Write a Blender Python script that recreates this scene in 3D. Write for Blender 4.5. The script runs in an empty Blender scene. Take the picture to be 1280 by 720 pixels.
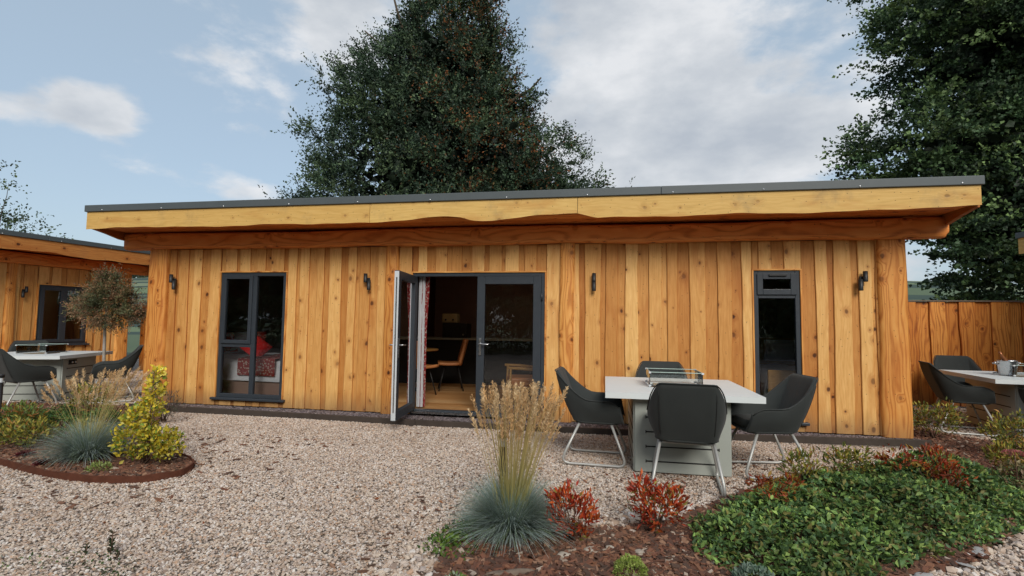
import bpy, math, random
import numpy as np
from mathutils import Vector, Matrix, Euler
random.seed(7); RNG = np.random.default_rng(11)
scene = bpy.context.scene
COL = scene.collection
rad = math.radians
# ------------------------------------------------------------------ node helpers
class NT:
    def __init__(s, nt): s.nt = nt
    def n(s, t, **kw):
        nd = s.nt.nodes.new(t)
        ins = kw.pop('i', {})
        for k, v in kw.items(): setattr(nd, k, v)
        for k, v in ins.items():
            if isinstance(v, bpy.types.NodeSocket): s.nt.links.new(v, nd.inputs[k])
            else: nd.inputs[k].default_value = v
        return nd
    def m(s, op, a, b=0.0, c=None, clamp=False):
        i = {0: a, 1: b}
        if c is not None: i[2] = c
        return s.n('ShaderNodeMath', operation=op, use_clamp=clamp, i=i).outputs[0]
    def mix(s, f, a, b, bt='MIX'):
        nd = s.n('ShaderNodeMix', data_type='RGBA', blend_type=bt)
        for k, v in ((0, f), (6, a), (7, b)):
            if isinstance(v, bpy.types.NodeSocket): s.nt.links.new(v, nd.inputs[k])
            else: nd.inputs[k].default_value = v if k == 0 else (tuple(v) + (1,))[:4]
        return nd.outputs[2]
    def ramp(s, f, stops, interp='LINEAR'):
        nd = s.n('ShaderNodeValToRGB', i={0: f}); cr = nd.color_ramp; cr.interpolation = interp
        while len(cr.elements) < len(stops): cr.elements.new(.5)
        for e, (p, c) in zip(cr.elements, stops):
            e.position = p; e.color = (tuple(c) + (1,))[:4] if not isinstance(c, (int, float)) else (c, c, c, 1)
        return nd.outputs[0]
    def sstep(s, v, a, b):
        return s.n('ShaderNodeMapRange', interpolation_type='SMOOTHSTEP', i={0: v, 1: a, 2: b, 3: 0.0, 4: 1.0}).outputs[0]
    def noise(s, vec, scale, detail=3, rough=.55, dist=0.0):
        return s.n('ShaderNodeTexNoise', i={'Vector': vec, 'Scale': scale, 'Detail': detail, 'Roughness': rough, 'Distortion': dist}).outputs['Fac']
    def bump(s, h, st, dist=.01):
        return s.n('ShaderNodeBump', i={'Height': h, 'Strength': st, 'Distance': dist}).outputs[0]

def newmat(name):
    m = bpy.data.materials.new(name); m.use_nodes = True
    nt = m.node_tree; nt.nodes.clear(); k = NT(nt)
    out = k.n('ShaderNodeOutputMaterial')
    return m, k, out
def principled(name, col, rough=.5, metal=0.0, spec=.5, var=.12, vscale=6.0, bump=0.0, bscale=60.0, coat=0.0, sheen=0.0):
    m, k, out = newmat(name)
    co = k.n('ShaderNodeTexCoord').outputs['Object']
    n = k.noise(co, vscale, 5)
    c = k.mix(n, tuple(x * (1 - var) for x in col), tuple(min(1, x * (1 + var)) for x in col))
    r = k.m('MULTIPLY_ADD', k.noise(co, vscale * 3, 4), .2, rough - .1)
    b = k.n('ShaderNodeBsdfPrincipled', i={'Base Color': c, 'Roughness': r, 'Metallic': metal, 'Specular IOR Level': spec, 'Coat Weight': coat, 'Sheen Weight': sheen})
    if bump: k.nt.links.new(k.bump(k.noise(co, bscale, 3), bump, .004), b.inputs['Normal'])
    k.nt.links.new(b.outputs[0], out.inputs[0]); return m

def wood(name, dark, mid, light, knots=1.0, grain=24.0, contrast=1.0, rough=.55, weather=0.0, spec=.3, splash=0.0):
    m, k, out = newmat(name)
    uv = k.n('ShaderNodeUVMap', uv_map='UVMap').outputs[0]
    sp = k.n('ShaderNodeSeparateXYZ', i={0: uv}); u, v = sp.outputs[0], sp.outputs[1]
    tone = k.n('ShaderNodeAttribute', attribute_name='tone').outputs['Fac']
    st = k.n('ShaderNodeCombineXYZ', i={0: u, 1: k.m('MULTIPLY', v, .16), 2: 0.0}).outputs[0]
    big = k.noise(st, 5.0, 2, .5)
    med = k.noise(st, 22.0, 3, .6)
    fine = k.noise(k.n('ShaderNodeCombineXYZ', i={0: u, 1: k.m('MULTIPLY', v, .03), 2: 0.0}).outputs[0], 190.0, 3, .6)
    warp = k.n('ShaderNodeTexNoise', i={'Vector': uv, 'Scale': 9.0, 'Detail': 1.0}).outputs['Color']
    uvw = k.n('ShaderNodeVectorMath', operation='MULTIPLY_ADD', i={0: warp, 1: (.03, .05, 0), 2: uv}).outputs[0]
    uvs = k.n('ShaderNodeVectorMath', operation='MULTIPLY', i={0: uvw, 1: (1.0, .8, 1)}).outputs[0]
    vo = k.n('ShaderNodeTexVoronoi', voronoi_dimensions='2D', i={'Vector': uvs, 'Scale': 4.6, 'Randomness': 1.0})
    d = vo.outputs['Distance']
    on = k.m('GREATER_THAN', k.n('ShaderNodeSeparateColor', i={0: vo.outputs['Color']}).outputs[0], .60)
    sz = k.m('MULTIPLY_ADD', k.n('ShaderNodeSeparateColor', i={0: vo.outputs['Color']}).outputs[1], .10, .028)
    dn = k.m('DIVIDE', d, sz)
    kn = k.m('MULTIPLY', k.m('SUBTRACT', 1.0, k.sstep(dn, .55, 1.25)), on)
    halo = k.m('MULTIPLY', k.m('SUBTRACT', 1.0, k.sstep(dn, .8, 3.6)), on)
    ph = k.m('ADD', k.m('MULTIPLY', u, grain), k.m('ADD', k.m('MULTIPLY', big, 7.0), k.m('MULTIPLY', halo, 1.3)))
    ring = k.m('MULTIPLY_ADD', k.m('SINE', k.m('MULTIPLY', ph, 6.283)), .5, .5)
    ring = k.m('POWER', ring, 2.2)
    f = k.m('ADD', k.m('MULTIPLY', ring, .34 * contrast), k.m('ADD', k.m('MULTIPLY', med, .52), k.m('MULTIPLY', fine, .36)))
    c = k.ramp(f, [(.22, light), (.52, mid), (.95, dark)])
    patch = k.sstep(k.noise(k.n('ShaderNodeCombineXYZ', i={0: k.m('MULTIPLY', u, 1.6), 1: k.m('MULTIPLY', v, .35), 2: 3.1}).outputs[0], 4.0, 3), .5, .72)
    c = k.mix(k.m('MULTIPLY', patch, .5), c, tuple(a * b for a, b in zip(mid, (.78, .58, .45))))
    if weather:
        wz = k.sstep(k.noise(uv, 1.7, 5, .7), .5, .75)
        c = k.mix(k.m('MULTIPLY', wz, weather), c, (.16, .12, .08))
    c = k.mix(k.m('MULTIPLY', halo, .5 * knots), c, tuple(x * y for x, y in zip(mid, (.62, .42, .3))))
    c = k.mix(k.m('MULTIPLY', kn, k.m('MULTIPLY_ADD', k.n('ShaderNodeSeparateColor', i={0: vo.outputs['Color']}).outputs[2], .55 * knots, .38 * knots)), c, (.06, .018, .008))
    # small dark flecks (nail heads, pin knots)
    v2 = k.n('ShaderNodeTexVoronoi', voronoi_dimensions='2D', i={'Vector': uv, 'Scale': 11.0, 'Randomness': 1.0})
    fl = k.m('MULTIPLY', k.m('LESS_THAN', v2.outputs['Distance'], .055), k.m('GREATER_THAN', k.n('ShaderNodeSeparateColor', i={0: v2.outputs['Color']}).outputs[0], .72))
    c = k.mix(k.m('MULTIPLY', fl, .75), c, (.07, .03, .015))
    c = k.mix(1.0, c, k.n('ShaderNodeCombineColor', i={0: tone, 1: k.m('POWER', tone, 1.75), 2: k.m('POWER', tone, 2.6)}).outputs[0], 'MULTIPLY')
    oz = k.n('ShaderNodeSeparateXYZ', i={0: k.n('ShaderNodeTexCoord').outputs['Object']}).outputs[2]
    sp_ = k.m('MULTIPLY', k.m('SUBTRACT', 1.0, k.sstep(k.m('ADD', oz, k.m('MULTIPLY', k.noise(st, 9.0, 4), -.3)), -.12, .26)), splash)
    c = k.mix(sp_, c, (.17, .10, .055))
    b = k.n('ShaderNodeBsdfPrincipled', i={'Base Color': c, 'Roughness': k.m('MULTIPLY_ADD', fine, .2, rough - .1), 'Specular IOR Level': spec})
    hh = k.m('SUBTRACT', k.m('ADD', k.m('MULTIPLY', fine, .5), k.m('MULTIPLY', med, 1.0)), k.m('MULTIPLY', kn, .8))
    k.nt.links.new(k.bump(hh, .35, .006), b.inputs['Normal'])
    k.nt.links.new(b.outputs[0], out.inputs[0]); return m

def leafmat(name, rough=.5, trans=.25, spec=.35, vstr=.25):
    m, k, out = newmat(name)
    a = k.n('ShaderNodeAttribute', attribute_name='Col').outputs['Color']
    b = k.n('ShaderNodeBsdfPrincipled', i={'Base Color': a, 'Roughness': rough, 'Specular IOR Level': spec})
    t = k.n('ShaderNodeBsdfTranslucent', i={0: a})
    mx = k.n('ShaderNodeMixShader', i={0: trans, 1: b.outputs[0], 2: t.outputs[0]})
    k.nt.links.new(mx.outputs[0], out.inputs[0]); return m

M = {}
M['over'] = wood('over_board', (.38, .155, .040), (.66, .345, .104), (.81, .475, .175), contrast=.3, splash=.6)
M['post'] = wood('post_board', (.44, .15, .03), (.70, .31, .075), (.80, .43, .13), contrast=1.15, grain=17, splash=.5)
M['beam'] = wood('beam_log', (.44, .12, .028), (.80, .29, .07), (.86, .38, .11), contrast=1.0, grain=16)
M['fascia'] = wood('fascia_board', (.42, .25, .07), (.62, .385, .115), (.71, .465, .16), contrast=.35, weather=.42, knots=.55)
M['fascia_red'] = wood('fascia_board_red', (.30, .10, .03), (.50, .20, .05), (.58, .27, .08), contrast=.7, weather=.15)
M['fence'] = wood('fence_board', (.32, .095, .02), (.68, .28, .058), (.78, .385, .10), contrast=1.1, grain=18, splash=.5)
M['inwall'] = wood('inner_board', (.07, .03, .015), (.12, .05, .025), (.15, .07, .035), contrast=1)
M['floorw'] = wood('inner_floor', (.3, .15, .06), (.5, .28, .12), (.58, .35, .15), contrast=.6, knots=.2, rough=.35)
M['oak'] = wood('oak', (.35, .17, .05), (.5, .27, .08), (.56, .32, .11), contrast=.5, knots=.2)
M['trim'] = principled('roof_trim', (.075, .09, .095), .45, 0, .5, .1)
M['anth'] = principled('anthracite_frame', (.032, .04, .05), .42, 0, .5, .08)
M['black'] = principled('black_lamp', (.012, .013, .014), .5)
M['white'] = principled('white_edge', (.55, .58, .6), .35)
M['steel'] = principled('steel', (.55, .56, .57), .28, 1.0)
M['paint'] = principled('grey_leg_paint', (.42, .42, .40), .4, .3)
M['ttop'] = principled('glossy_table_top', (.66, .70, .70), .46, 0, .35, .04, 3.0)
M['ped'] = principled('pedestal_grey', (.36, .385, .35), .42, 0, .4, .05)
M['slot'] = principled('dark_slot', (.012, .012, .012), .7)
M['burner'] = principled('burner_pan', (.3, .22, .13), .6, 0, .4, .3, 60)
M['roof'] = principled('roof_membrane', (.06, .065, .07), .8)
M['board'] = principled('edging_board', (.055, .042, .034), .8, 0, .3, .35, 9, .4)
M['corten'] = principled('corten', (.10, .035, .02), .85, 0, .2, .45, 14, .4)
M['plast'] = principled('inner_plaster', (.42, .27, .22), .8)
M['ceil'] = principled('inner_ceiling', (.7, .62, .55), .8)
M['leather'] = principled('tan_leather', (.6, .24, .085), .45, 0, .45, .12, 20)
M['bedwhite'] = principled('bed_linen', (.85, .86, .9), .8, 0, .2, .1, 8, .5, 12)
M['red'] = principled('red_cloth', (.75, .03, .03), .8, 0, .2, .15)
M['cream'] = principled('cream_enamel', (.55, .44, .24), .35)
M['bark'] = principled('bark', (.09, .07, .05), .9, 0, .2, .4, 12, .6, 30)
M['palebark'] = principled('pale_bark', (.35, .33, .30), .85, 0, .2, .4, 18, .4, 30)
M['stem'] = principled('twig', (.12, .07, .045), .85)
M['stone'] = principled('pale_stone', (.38, .33, .27), .85, 0, .3, .3, 25, .5, 40)
M['drift'] = principled('driftwood', (.17, .13, .10), .9, 0, .2, .4, 30, .6, 60)
M['edge'] = principled('glass_edge', (.42, .56, .52), .2)
M['copper'] = principled('rose_foil', (.35, .14, .06), .35, .6)
M['leaf'] = leafmat('leaf')
M['treeleaf'] = leafmat('tree_leaf', .55, .2, .3)
M['glossleaf'] = leafmat('gloss_leaf', .5, .28, .3)
M['blade'] = leafmat('grass_blade', .6, .3, .2)
def fabric():
    m, k, out = newmat('charcoal_weave')
    co = k.n('ShaderNodeTexCoord').outputs['Object']
    n = k.noise(co, 260, 2); n2 = k.noise(co, 5, 3)
    c = k.mix(k.m('MULTIPLY_ADD', n, .6, k.m('MULTIPLY', n2, .4)), (.014, .017, .017), (.046, .052, .050))
    b = k.n('ShaderNodeBsdfPrincipled', i={'Base Color': c, 'Roughness': .82, 'Sheen Weight': .08, 'Specular IOR Level': .3})
    k.nt.links.new(k.bump(n, .4, .002), b.inputs['Normal'])
    k.nt.links.new(b.outputs[0], out.inputs[0]); return m
M['fabric'] = fabric()
def glass(name, tint=(.8, .84, .84), boost=1.0, haze=0.0):
    m, k, out = newmat(name)
    fr = k.n('ShaderNodeFresnel', i={'IOR': 1.5}).outputs[0]
    fr = k.m('MULTIPLY_ADD', fr, 1.25 * boost, .01, clamp=True)
    t = k.n('ShaderNodeBsdfTransparent', i={0: tint + (1,)})
    co = k.n('ShaderNodeTexCoord').outputs['Object']
    bp = k.bump(k.noise(co, 1.4, 2), .06, .05)
    g = k.n('ShaderNodeBsdfGlossy', i={'Color': (.95, .97, 1, 1), 'Roughness': .01, 'Normal': bp})
    mx = k.n('ShaderNodeMixShader', i={0: fr, 1: t.outputs[0], 2: g.outputs[0]})
    k.nt.links.new(mx.outputs[0], out.inputs[0]); return m
M['glass'] = glass('window_glass', (.95, .97, .97), 1.9)
M['clear'] = glass('clear_glass', (.975, .99, .985), .8)
def curtain_mat():
    m, k, out = newmat('red_pattern_cloth')
    co = k.n('ShaderNodeTexCoord').outputs['Object']
    v = k.n('ShaderNodeTexVoronoi', i={'Vector': co, 'Scale': 28.0}).outputs['Distance']
    c = k.ramp(v, [(.0, (.5, .42, .36)), (.33, (.5, .42, .36)), (.4, (.32, .02, .02)), (1, (.22, .015, .02))])
    b = k.n('ShaderNodeBsdfPrincipled', i={'Base Color': c, 'Roughness': .85})
    k.nt.links.new(b.outputs[0], out.inputs[0]); return m
M['pattern'] = curtain_mat()
M['lining'] = principled('curtain_lining', (.5, .5, .52), .9)
def emis():
    m, k, out = newmat('downlight_glow')
    e = k.n('ShaderNodeEmission', i={'Color': (1, .80, .56, 1), 'Strength': 230.0}); k.nt.links.new(e.outputs[0], out.inputs[0]); return m
M['glow'] = emis()

# ------------------------------------------------------------------ mesh helpers
class MB:
    def __init__(s): s.v = []; s.f = []; s.mi = []; s.uv = []; s.t = []; s.sm = []
    def add(s, verts, faces, mi=0, uv=None, tone=1.0, smooth=False):
        o = len(s.v)
        s.v += [tuple(map(float, x)) for x in verts]
        if uv is None:
            off = random.random() * 40
            V = np.array(verts, float); ext = V.max(0) - V.min(0); a = int(np.argmax(ext)); rest = [q for q in (0, 1, 2) if q != a]
            mn = V.min(0); uv = [(p[rest[0]] - mn[rest[0]] + p[rest[1]] - mn[rest[1]] + off, p[a] - mn[a] + off) for p in V]
        s.uv += list(uv)
        s.t += [tone] * len(verts)
        for f in faces: s.f.append(tuple(o + q for q in f)); s.mi.append(mi); s.sm.append(smooth)
    def box(s, x0, x1, y0, y1, z0, z1, mi=0, tone=1.0, mat=None):
        vs = [(x, y, z) for x in (x0, x1) for y in (y0, y1) for z in (z0, z1)]
        if mat is not None: 
            uvsrc = vs; vs = [tuple(mat @ Vector(q)) for q in vs]
        s.add(vs, [(0, 1, 3, 2), (4, 6, 7, 5), (0, 4, 5, 1), (2, 3, 7, 6), (0, 2, 6, 4), (1, 5, 7, 3)], mi, None, tone)
    def tube(s, pts, r, n=10, mi=0, cap=True, tone=1.0):
        P = [Vector(p) for p in pts]; R = r if hasattr(r, '__len__') else [r] * len(P)
        vs = []; T = []
        for i in range(len(P)):
            a = P[max(i - 1, 0)]; b = P[min(i + 1, len(P) - 1)]; T.append((b - a).normalized())
        up = Vector((0, 0, 1)) if abs(T[0].z) < .9 else Vector((1, 0, 0))
        nx = T[0].cross(up).normalized()
        uv = []; L = 0
        for i in range(len(P)):
            nx = (nx - T[i] * nx.dot(T[i])).normalized(); ny = T[i].cross(nx)
            if i: L += (P[i] - P[i - 1]).length
            for j in range(n):
                a = 2 * math.pi * j / n; q = P[i] + (nx * math.cos(a) + ny * math.sin(a)) * R[i]; vs.append(q); uv.append((a * R[i], L))
        fs = [(i * n + j, i * n + (j + 1) % n, (i + 1) * n + (j + 1) % n, (i + 1) * n + j) for i in range(len(P) - 1) for j in range(n)]
        if cap: fs += [tuple(range(n - 1, -1, -1)), tuple((len(P) - 1) * n + j for j in range(n))]
        s.add(vs, fs, mi, uv, tone, True)
    def lathe(s, prof, c=(0, 0, 0), n=24, mi=0):
        vs = [(c[0] + r * math.cos(2 * math.pi * j / n), c[1] + r * math.sin(2 * math.pi * j / n), c[2] + z) for r, z in prof for j in range(n)]
        fs = [(i * n + j, i * n + (j + 1) % n, (i + 1) * n + (j + 1) % n, (i + 1) * n + j) for i in range(len(prof) - 1) for j in range(n)]
        s.add(vs, fs, mi, None, 1, True)
    def grid(s, P, mi=0, uv=None, tone=1.0, smooth=True, flip=False):
        nu, nv = len(P), len(P[0]); vs = [q for r in P for q in r]
        fs = [(i * nv + j, (i + 1) * nv + j, (i + 1) * nv + j + 1, i * nv + j + 1) for i in range(nu - 1) for j in range(nv - 1)]
        if flip: fs = [f[::-1] for f in fs]
        s.add(vs, fs, mi, uv, tone, smooth)
    def build(s, name, mats, parent=None, bevel=0.0, seg=2, sub=0):
        me = bpy.data.meshes.new(name); me.from_pydata(s.v, [], s.f)
        if not isinstance(mats, (list, tuple)): mats = [mats]
        for m in mats: me.materials.append(m)
        me.polygons.foreach_set('material_index', s.mi); me.polygons.foreach_set('use_smooth', s.sm)
        ul = me.uv_layers.new(name='UVMap'); li = np.empty(len(me.loops), int); me.loops.foreach_get('vertex_index', li)
        ul.data.foreach_set('uv', np.array(s.uv, np.float32)[li].ravel())
        at = me.attributes.new('tone', 'FLOAT', 'POINT'); at.data.foreach_set('value', np.array(s.t, np.float32))
        me.update()
        o = bpy.data.objects.new(name, me); COL.objects.link(o)
        if parent: o.parent = parent
        if bevel:
            b = o.modifiers.new('bevel', 'BEVEL'); b.width = bevel; b.segments = seg; b.limit_method = 'ANGLE'; b.angle_limit = rad(40)
            b.harden_normals = False
        if sub:
            b = o.modifiers.new('sub', 'SUBSURF'); b.levels = sub; b.render_levels = sub
        return o
def empty(name, loc, label, cat, group=None, rz=0.0):
    o = bpy.data.objects.new(name, None); COL.objects.link(o); o.location = loc; o.rotation_euler = (0, 0, rz); o.empty_display_size = .2
    return tag(o, label, cat, group)
def tag(o, label, cat, group=None, kind=None):
    o['label'] = label; o['category'] = cat
    if group: o['group'] = group
    if kind: o['kind'] = kind
    return o
def struct(o, label=None):
    o['kind'] = 'structure'
    if label: o['label'] = label
    return o
def copy_tree(o, loc, rz, label, group=None):
    def rec(a, par):
        c = a.copy(); COL.objects.link(c)
        if par: c.parent = par
        for ch in a.children: rec(ch, c)
        return c
    r = rec(o, None); r.location = loc; r.rotation_euler = (0, 0, rz); r['label'] = label
    if group: r['group'] = group
    return r
def fastmesh(name, V, F, C, mat, parent=None):
    """V (n,3), F (m,k) faces, C (n,3) vertex colours"""
    me = bpy.data.meshes.new(name); V = np.asarray(V, np.float32); F = np.asarray(F, np.int32); k = F.shape[1]
    me.vertices.add(len(V)); me.vertices.foreach_set('co', V.ravel())
    me.loops.add(F.size); me.loops.foreach_set('vertex_index', F.ravel())
    me.polygons.add(len(F)); me.polygons.foreach_set('loop_start', np.arange(0, F.size, k, dtype=np.int32))
    try: me.polygons.foreach_set('loop_total', np.full(len(F), k, np.int32))
    except Exception: pass
    me.materials.append(mat); me.update(calc_edges=True)
    a = me.attributes.new('Col', 'FLOAT_COLOR', 'POINT')
    a.data.foreach_set('color', np.hstack([np.clip(C, 0, 1), np.ones((len(C), 1))]).astype(np.float32).ravel())
    o = bpy.data.objects.new(name, me); COL.objects.link(o)
    if parent: o.parent = parent
    return o
def unit(a): return a / (np.linalg.norm(a, axis=-1, keepdims=True) + 1e-9)
def leaf_arrays(P, D, L, W, C, fold=.25, droop=.15):
    """folded leaf: base, left, tip, right (two triangles each side -> 4 verts, 2 tris)"""
    n = len(P); D = unit(D)
    r = RNG.normal(size=(n, 3)); S = unit(np.cross(D, r)); N = np.cross(S, D)
    L = np.broadcast_to(L, (n,))[:, None]; W = np.broadcast_to(W, (n,))[:, None]
    base = P; mid = P + D * L * .48; tip = P + D * L - N * L * droop
    l = mid + S * W * .5 + N * W * fold; rr = mid - S * W * .5 + N * W * fold
    V = np.stack([base, l, tip, rr], 1).reshape(-1, 3)
    i = np.arange(n)[:, None] * 4
    F = np.concatenate([i + [0, 1, 2], i + [0, 2, 3]], 1).reshape(-1, 3)
    return V, F, np.repeat(C, 4, 0)
def pick(cols, n, var=.18, w=None):
    cols = np.array(cols, float); idx = RNG.choice(len(cols), n, p=w)
    return cols[idx] * (1 + RNG.normal(size=(n, 1)) * var)
def rdir(n): return unit(RNG.normal(size=(n, 3)))

# ------------------------------------------------------------------ world, sun, camera
SUN_EL, SUN_AZ = rad(36), rad(158)     # azimuth measured clockwise from +Y
w = bpy.data.worlds.new('World'); scene.world = w; w.use_nodes = True
w.node_tree.nodes.clear(); k = NT(w.node_tree)
sky = k.n('ShaderNodeTexSky', sky_type='NISHITA'); sky.sun_disc = False; sky.sun_elevation = SUN_EL; sky.sun_rotation = SUN_AZ
sky.air_density = 1.0; sky.dust_density = 2.2; sky.ozone_density = 1.3
dr = k.n('ShaderNodeTexCoord').outputs['Generated']
def blob(c, ax, s):    # soft elliptical bias around a sky direction
    df = k.n('ShaderNodeVectorMath', operation='SUBTRACT', i={0: dr, 1: c}).outputs[0]
    sc_ = k.n('ShaderNodeVectorMath', operation='MULTIPLY', i={0: df, 1: (1 / ax[0], 1 / ax[1], 1 / ax[2])}).outputs[0]
    ln = k.n('ShaderNodeVectorMath', operation='LENGTH', i={0: sc_}).outputs['Value']
    return k.m('MULTIPLY', k.m('SUBTRACT', 1.0, k.sstep(ln, 0.0, 1.0)), s)
st = k.n('ShaderNodeVectorMath', operation='MULTIPLY', i={0: dr, 1: (1, 1, 2.0)}).outputs[0]
cn = k.noise(st, 2.6, 8, .55, .25)
cn2 = k.noise(st, 7.0, 7, .6, .1)
SKYBLOBS = 'SKY'
def dvec(a, b):
    v = Vector((a, 1, b)); v.normalize(); return tuple(v)
blobs = [(dvec(.22, .47), (.46, .6, .34), .44), (dvec(.05, .66), (.36, .6, .22), .34), (dvec(-.05, .3), (.5, .6, .16), .26), (dvec(.35, .33), (.28, .6, .17), .34), (dvec(-.60, .70), (.16, .4, .12), .34),
         (dvec(-1.225, .507), (.075, .2, .055), .80), (dvec(-1.50, .53), (.05, .2, .04), .5), (dvec(.37, .60), (.17, .5, .15), -.40), (dvec(-.76, .28), (.13, .3, .055), .36), (dvec(-.56, .57), (.10, .3, .16), .22)]
acc = k.m('ADD', k.m('MULTIPLY', k.m('SUBTRACT', cn, .5), 1.7), k.m('MULTIPLY', k.m('SUBTRACT', cn2, .5), 1.1))
front = k.m('SUBTRACT', 1.0, k.sstep(k.n('ShaderNodeSeparateXYZ', i={0: dr}).outputs[1], -.2, .45))
acc = k.m('ADD', acc, k.m('MULTIPLY', front, .25))
for b_ in blobs: acc = k.m('ADD', acc, blob(*b_))
dens = k.sstep(acc, .10, .46)
shade = k.noise(k.n('ShaderNodeVectorMath', operation='ADD', i={0: st, 1: (.03, -.05, .09)}).outputs[0], 4.0, 6, .55)
ccol = k.ramp(k.m('MULTIPLY_ADD', shade, .8, k.m('MULTIPLY', k.sstep(acc, .2, .9), -.03)), [(.24, (.47, .51, .57)), (.34, (.60, .63, .67)), (.46, (.80, .81, .83))])
bg1 = k.n('ShaderNodeBackground', i={0: k.mix(.62, sky.outputs[0], (3.4, 4.2, 4.85)), 1: .15})
bg2 = k.n('ShaderNodeBackground', i={0: ccol, 1: 1.03})
mx = k.n('ShaderNodeMixShader', i={0: k.m('MULTIPLY', dens, .9), 1: bg1.outputs[0], 2: bg2.outputs[0]})
k.nt.links.new(mx.outputs[0], k.n('ShaderNodeOutputWorld').inputs[0])
sl = bpy.data.lights.new('sun', 'SUN'); sl.energy = 2.6; sl.angle = rad(28); sl.color = (1, .95, .87)
so = bpy.data.objects.new('sun', sl); COL.objects.link(so)
sd = Vector((math.sin(SUN_AZ) * math.cos(SUN_EL), math.cos(SUN_AZ) * math.cos(SUN_EL), math.sin(SUN_EL)))
so.rotation_euler = sd.to_track_quat('Z', 'Y').to_euler(); so.location = sd * 30

cd = bpy.data.cameras.new('camera'); cam = bpy.data.objects.new('camera', cd); COL.objects.link(cam); scene.camera = cam
yaw, pitch, roll = -.1793, .0658, .0126
fw = Vector((math.sin(yaw) * math.cos(pitch), math.cos(yaw) * math.cos(pitch), math.sin(pitch)))
r0 = Vector((math.cos(yaw), -math.sin(yaw), 0)); u0 = r0.cross(fw)
rr = r0 * math.cos(roll) + u0 * math.sin(roll); uu = -r0 * math.sin(roll) + u0 * math.cos(roll)
mw = Matrix((rr, uu, -fw)).transposed().to_4x4(); mw.translation = (0, 0, 1.4); cam.matrix_world = mw
cd.sensor_width = 36; cd.lens = 36 * 644.65 / 1280; cd.clip_end = 3000; cd.clip_start = .05

# ------------------------------------------------------------------ planks
def wavy(seed, amp):
    a = [random.uniform(-1, 1) for _ in range(5)]; ph = [random.uniform(0, 6.28) for _ in range(5)]; fq = [1.1, 2.3, 4.1, 7.3, 13.0]; am = [1, .7, .4, .22, .1]
    return lambda z: amp * sum(a[i] * am[i] * math.sin(fq[i] * z + ph[i]) for i in range(5))
def plank(mb, x0, x1, z0, z1, y, th, wl=None, wr=None, mi=0, tone=1.0, off=None):
    """vertical board: front face at y, thickness th towards +Y"""
    wl = wl or (lambda z: 0); wr = wr or (lambda z: 0); n = max(2, int((z1 - z0) / .07)); off = off or (random.random() * 60, random.random() * 60)
    NQ = 6; TQ = (.5, .78, 1, 1, .78, .5); cols = [[] for _ in range(NQ)]; uv = [[] for _ in range(NQ)]; xc = (x0 + x1) / 2; wa, wb = wavy(0, .004), wavy(0, .004)
    for i in range(n + 1):
        z = z0 + (z1 - z0) * i / n; a, b = x0 + wl(z), x1 + wr(z); c = min(.006, th * .3)
        for q, (x, yy, uo) in enumerate(((a, y + th, -th), (a + .001, y + c, 0), (a + .009 + wa(z), y, 0), (b - .009 + wb(z), y, 0), (b - .001, y + c, 0), (b, y + th, th))):
            cols[q].append((x, yy, z)); uv[q].append((x - xc + uo + off[0], z + off[1]))
    for q in range(NQ - 1):
        mb.grid([cols[q], cols[q + 1]], mi, uv[q] + uv[q + 1], tone, False)
        m_ = len(cols[q]); mb.t[-2 * m_:] = [tone * TQ[q]] * m_ + [tone * TQ[q + 1]] * m_
        if q == 2: mb.t[-2 * m_:] = [tone] * (2 * m_)
    for z, fl in ((z0, 0), (z1, 1)):
        e = [(x0 + wl(z), y + th, z), (x0 + wl(z), y, z), (x1 + wr(z), y, z), (x1 + wr(z), y + th, z)]
        mb.add(e, [(0, 1, 2, 3) if fl == 0 else (3, 2, 1, 0)], mi, [(off[0] + p[0], off[1] + .01) for p in e], tone * .8)
def clad(mb, x0, x1, z0, z1, opens, y=0.0, wmin=.11, wmax=.24):
    edges = sorted({x0, x1} | {e for o in opens for e in (o[0], o[1])})
    segs = []; ly = 0
    for a, b in zip(edges[:-1], edges[1:]):
        L = b - a; ws = []
        while sum(ws) < L - .02:
            wd = random.choice((random.uniform(.11, .15), random.uniform(.14, .21))) if (ly + len(ws)) % 2 else random.choice((random.uniform(.07, .11), random.uniform(.11, .18)))
            ws.append(wd)
        s_ = L / sum(ws); x = a
        for i, wd in enumerate(ws):
            segs.append((x, x + wd * s_, ly % 2, i == 0, i == len(ws) - 1)); x += wd * s_; ly += 1
    for (a, b, up, first, last) in segs:
        amp = .012 if up else .0
        wl = None if first else wavy(0, .013) if up else None; wr = None if last else wavy(0, .013) if up else None
        yy = y - (.02 if up else 0); th = .022 if up else .02
        ext = .0 if up else .03
        xa, xb = a - (0 if first else (.012 if up else ext)), b + (0 if last else (.012 if up else ext))
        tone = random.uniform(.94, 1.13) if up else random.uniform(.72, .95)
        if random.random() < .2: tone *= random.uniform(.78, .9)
        off = (random.random() * 60, random.random() * 60)
        hit = [o for o in opens if a >= o[0] - .001 and b <= o[1] + .001]
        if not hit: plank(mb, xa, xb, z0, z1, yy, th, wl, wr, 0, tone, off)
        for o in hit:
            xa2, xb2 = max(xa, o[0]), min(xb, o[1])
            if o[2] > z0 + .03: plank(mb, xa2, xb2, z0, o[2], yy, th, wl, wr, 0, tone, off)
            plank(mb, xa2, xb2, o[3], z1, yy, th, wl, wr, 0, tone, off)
def frame_rect(mb, x0, x1, z0, z1, wd, y0, y1, mi=0):
    mb.box(x0, x0 + wd, y0, y1, z0, z1, mi); mb.box(x1 - wd, x1, y0, y1, z0, z1, mi)
    mb.box(x0 + wd, x1 - wd, y0, y1, z0, z0 + wd, mi); mb.box(x0 + wd, x1 - wd, y0, y1, z1 - wd, z1, mi)
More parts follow.
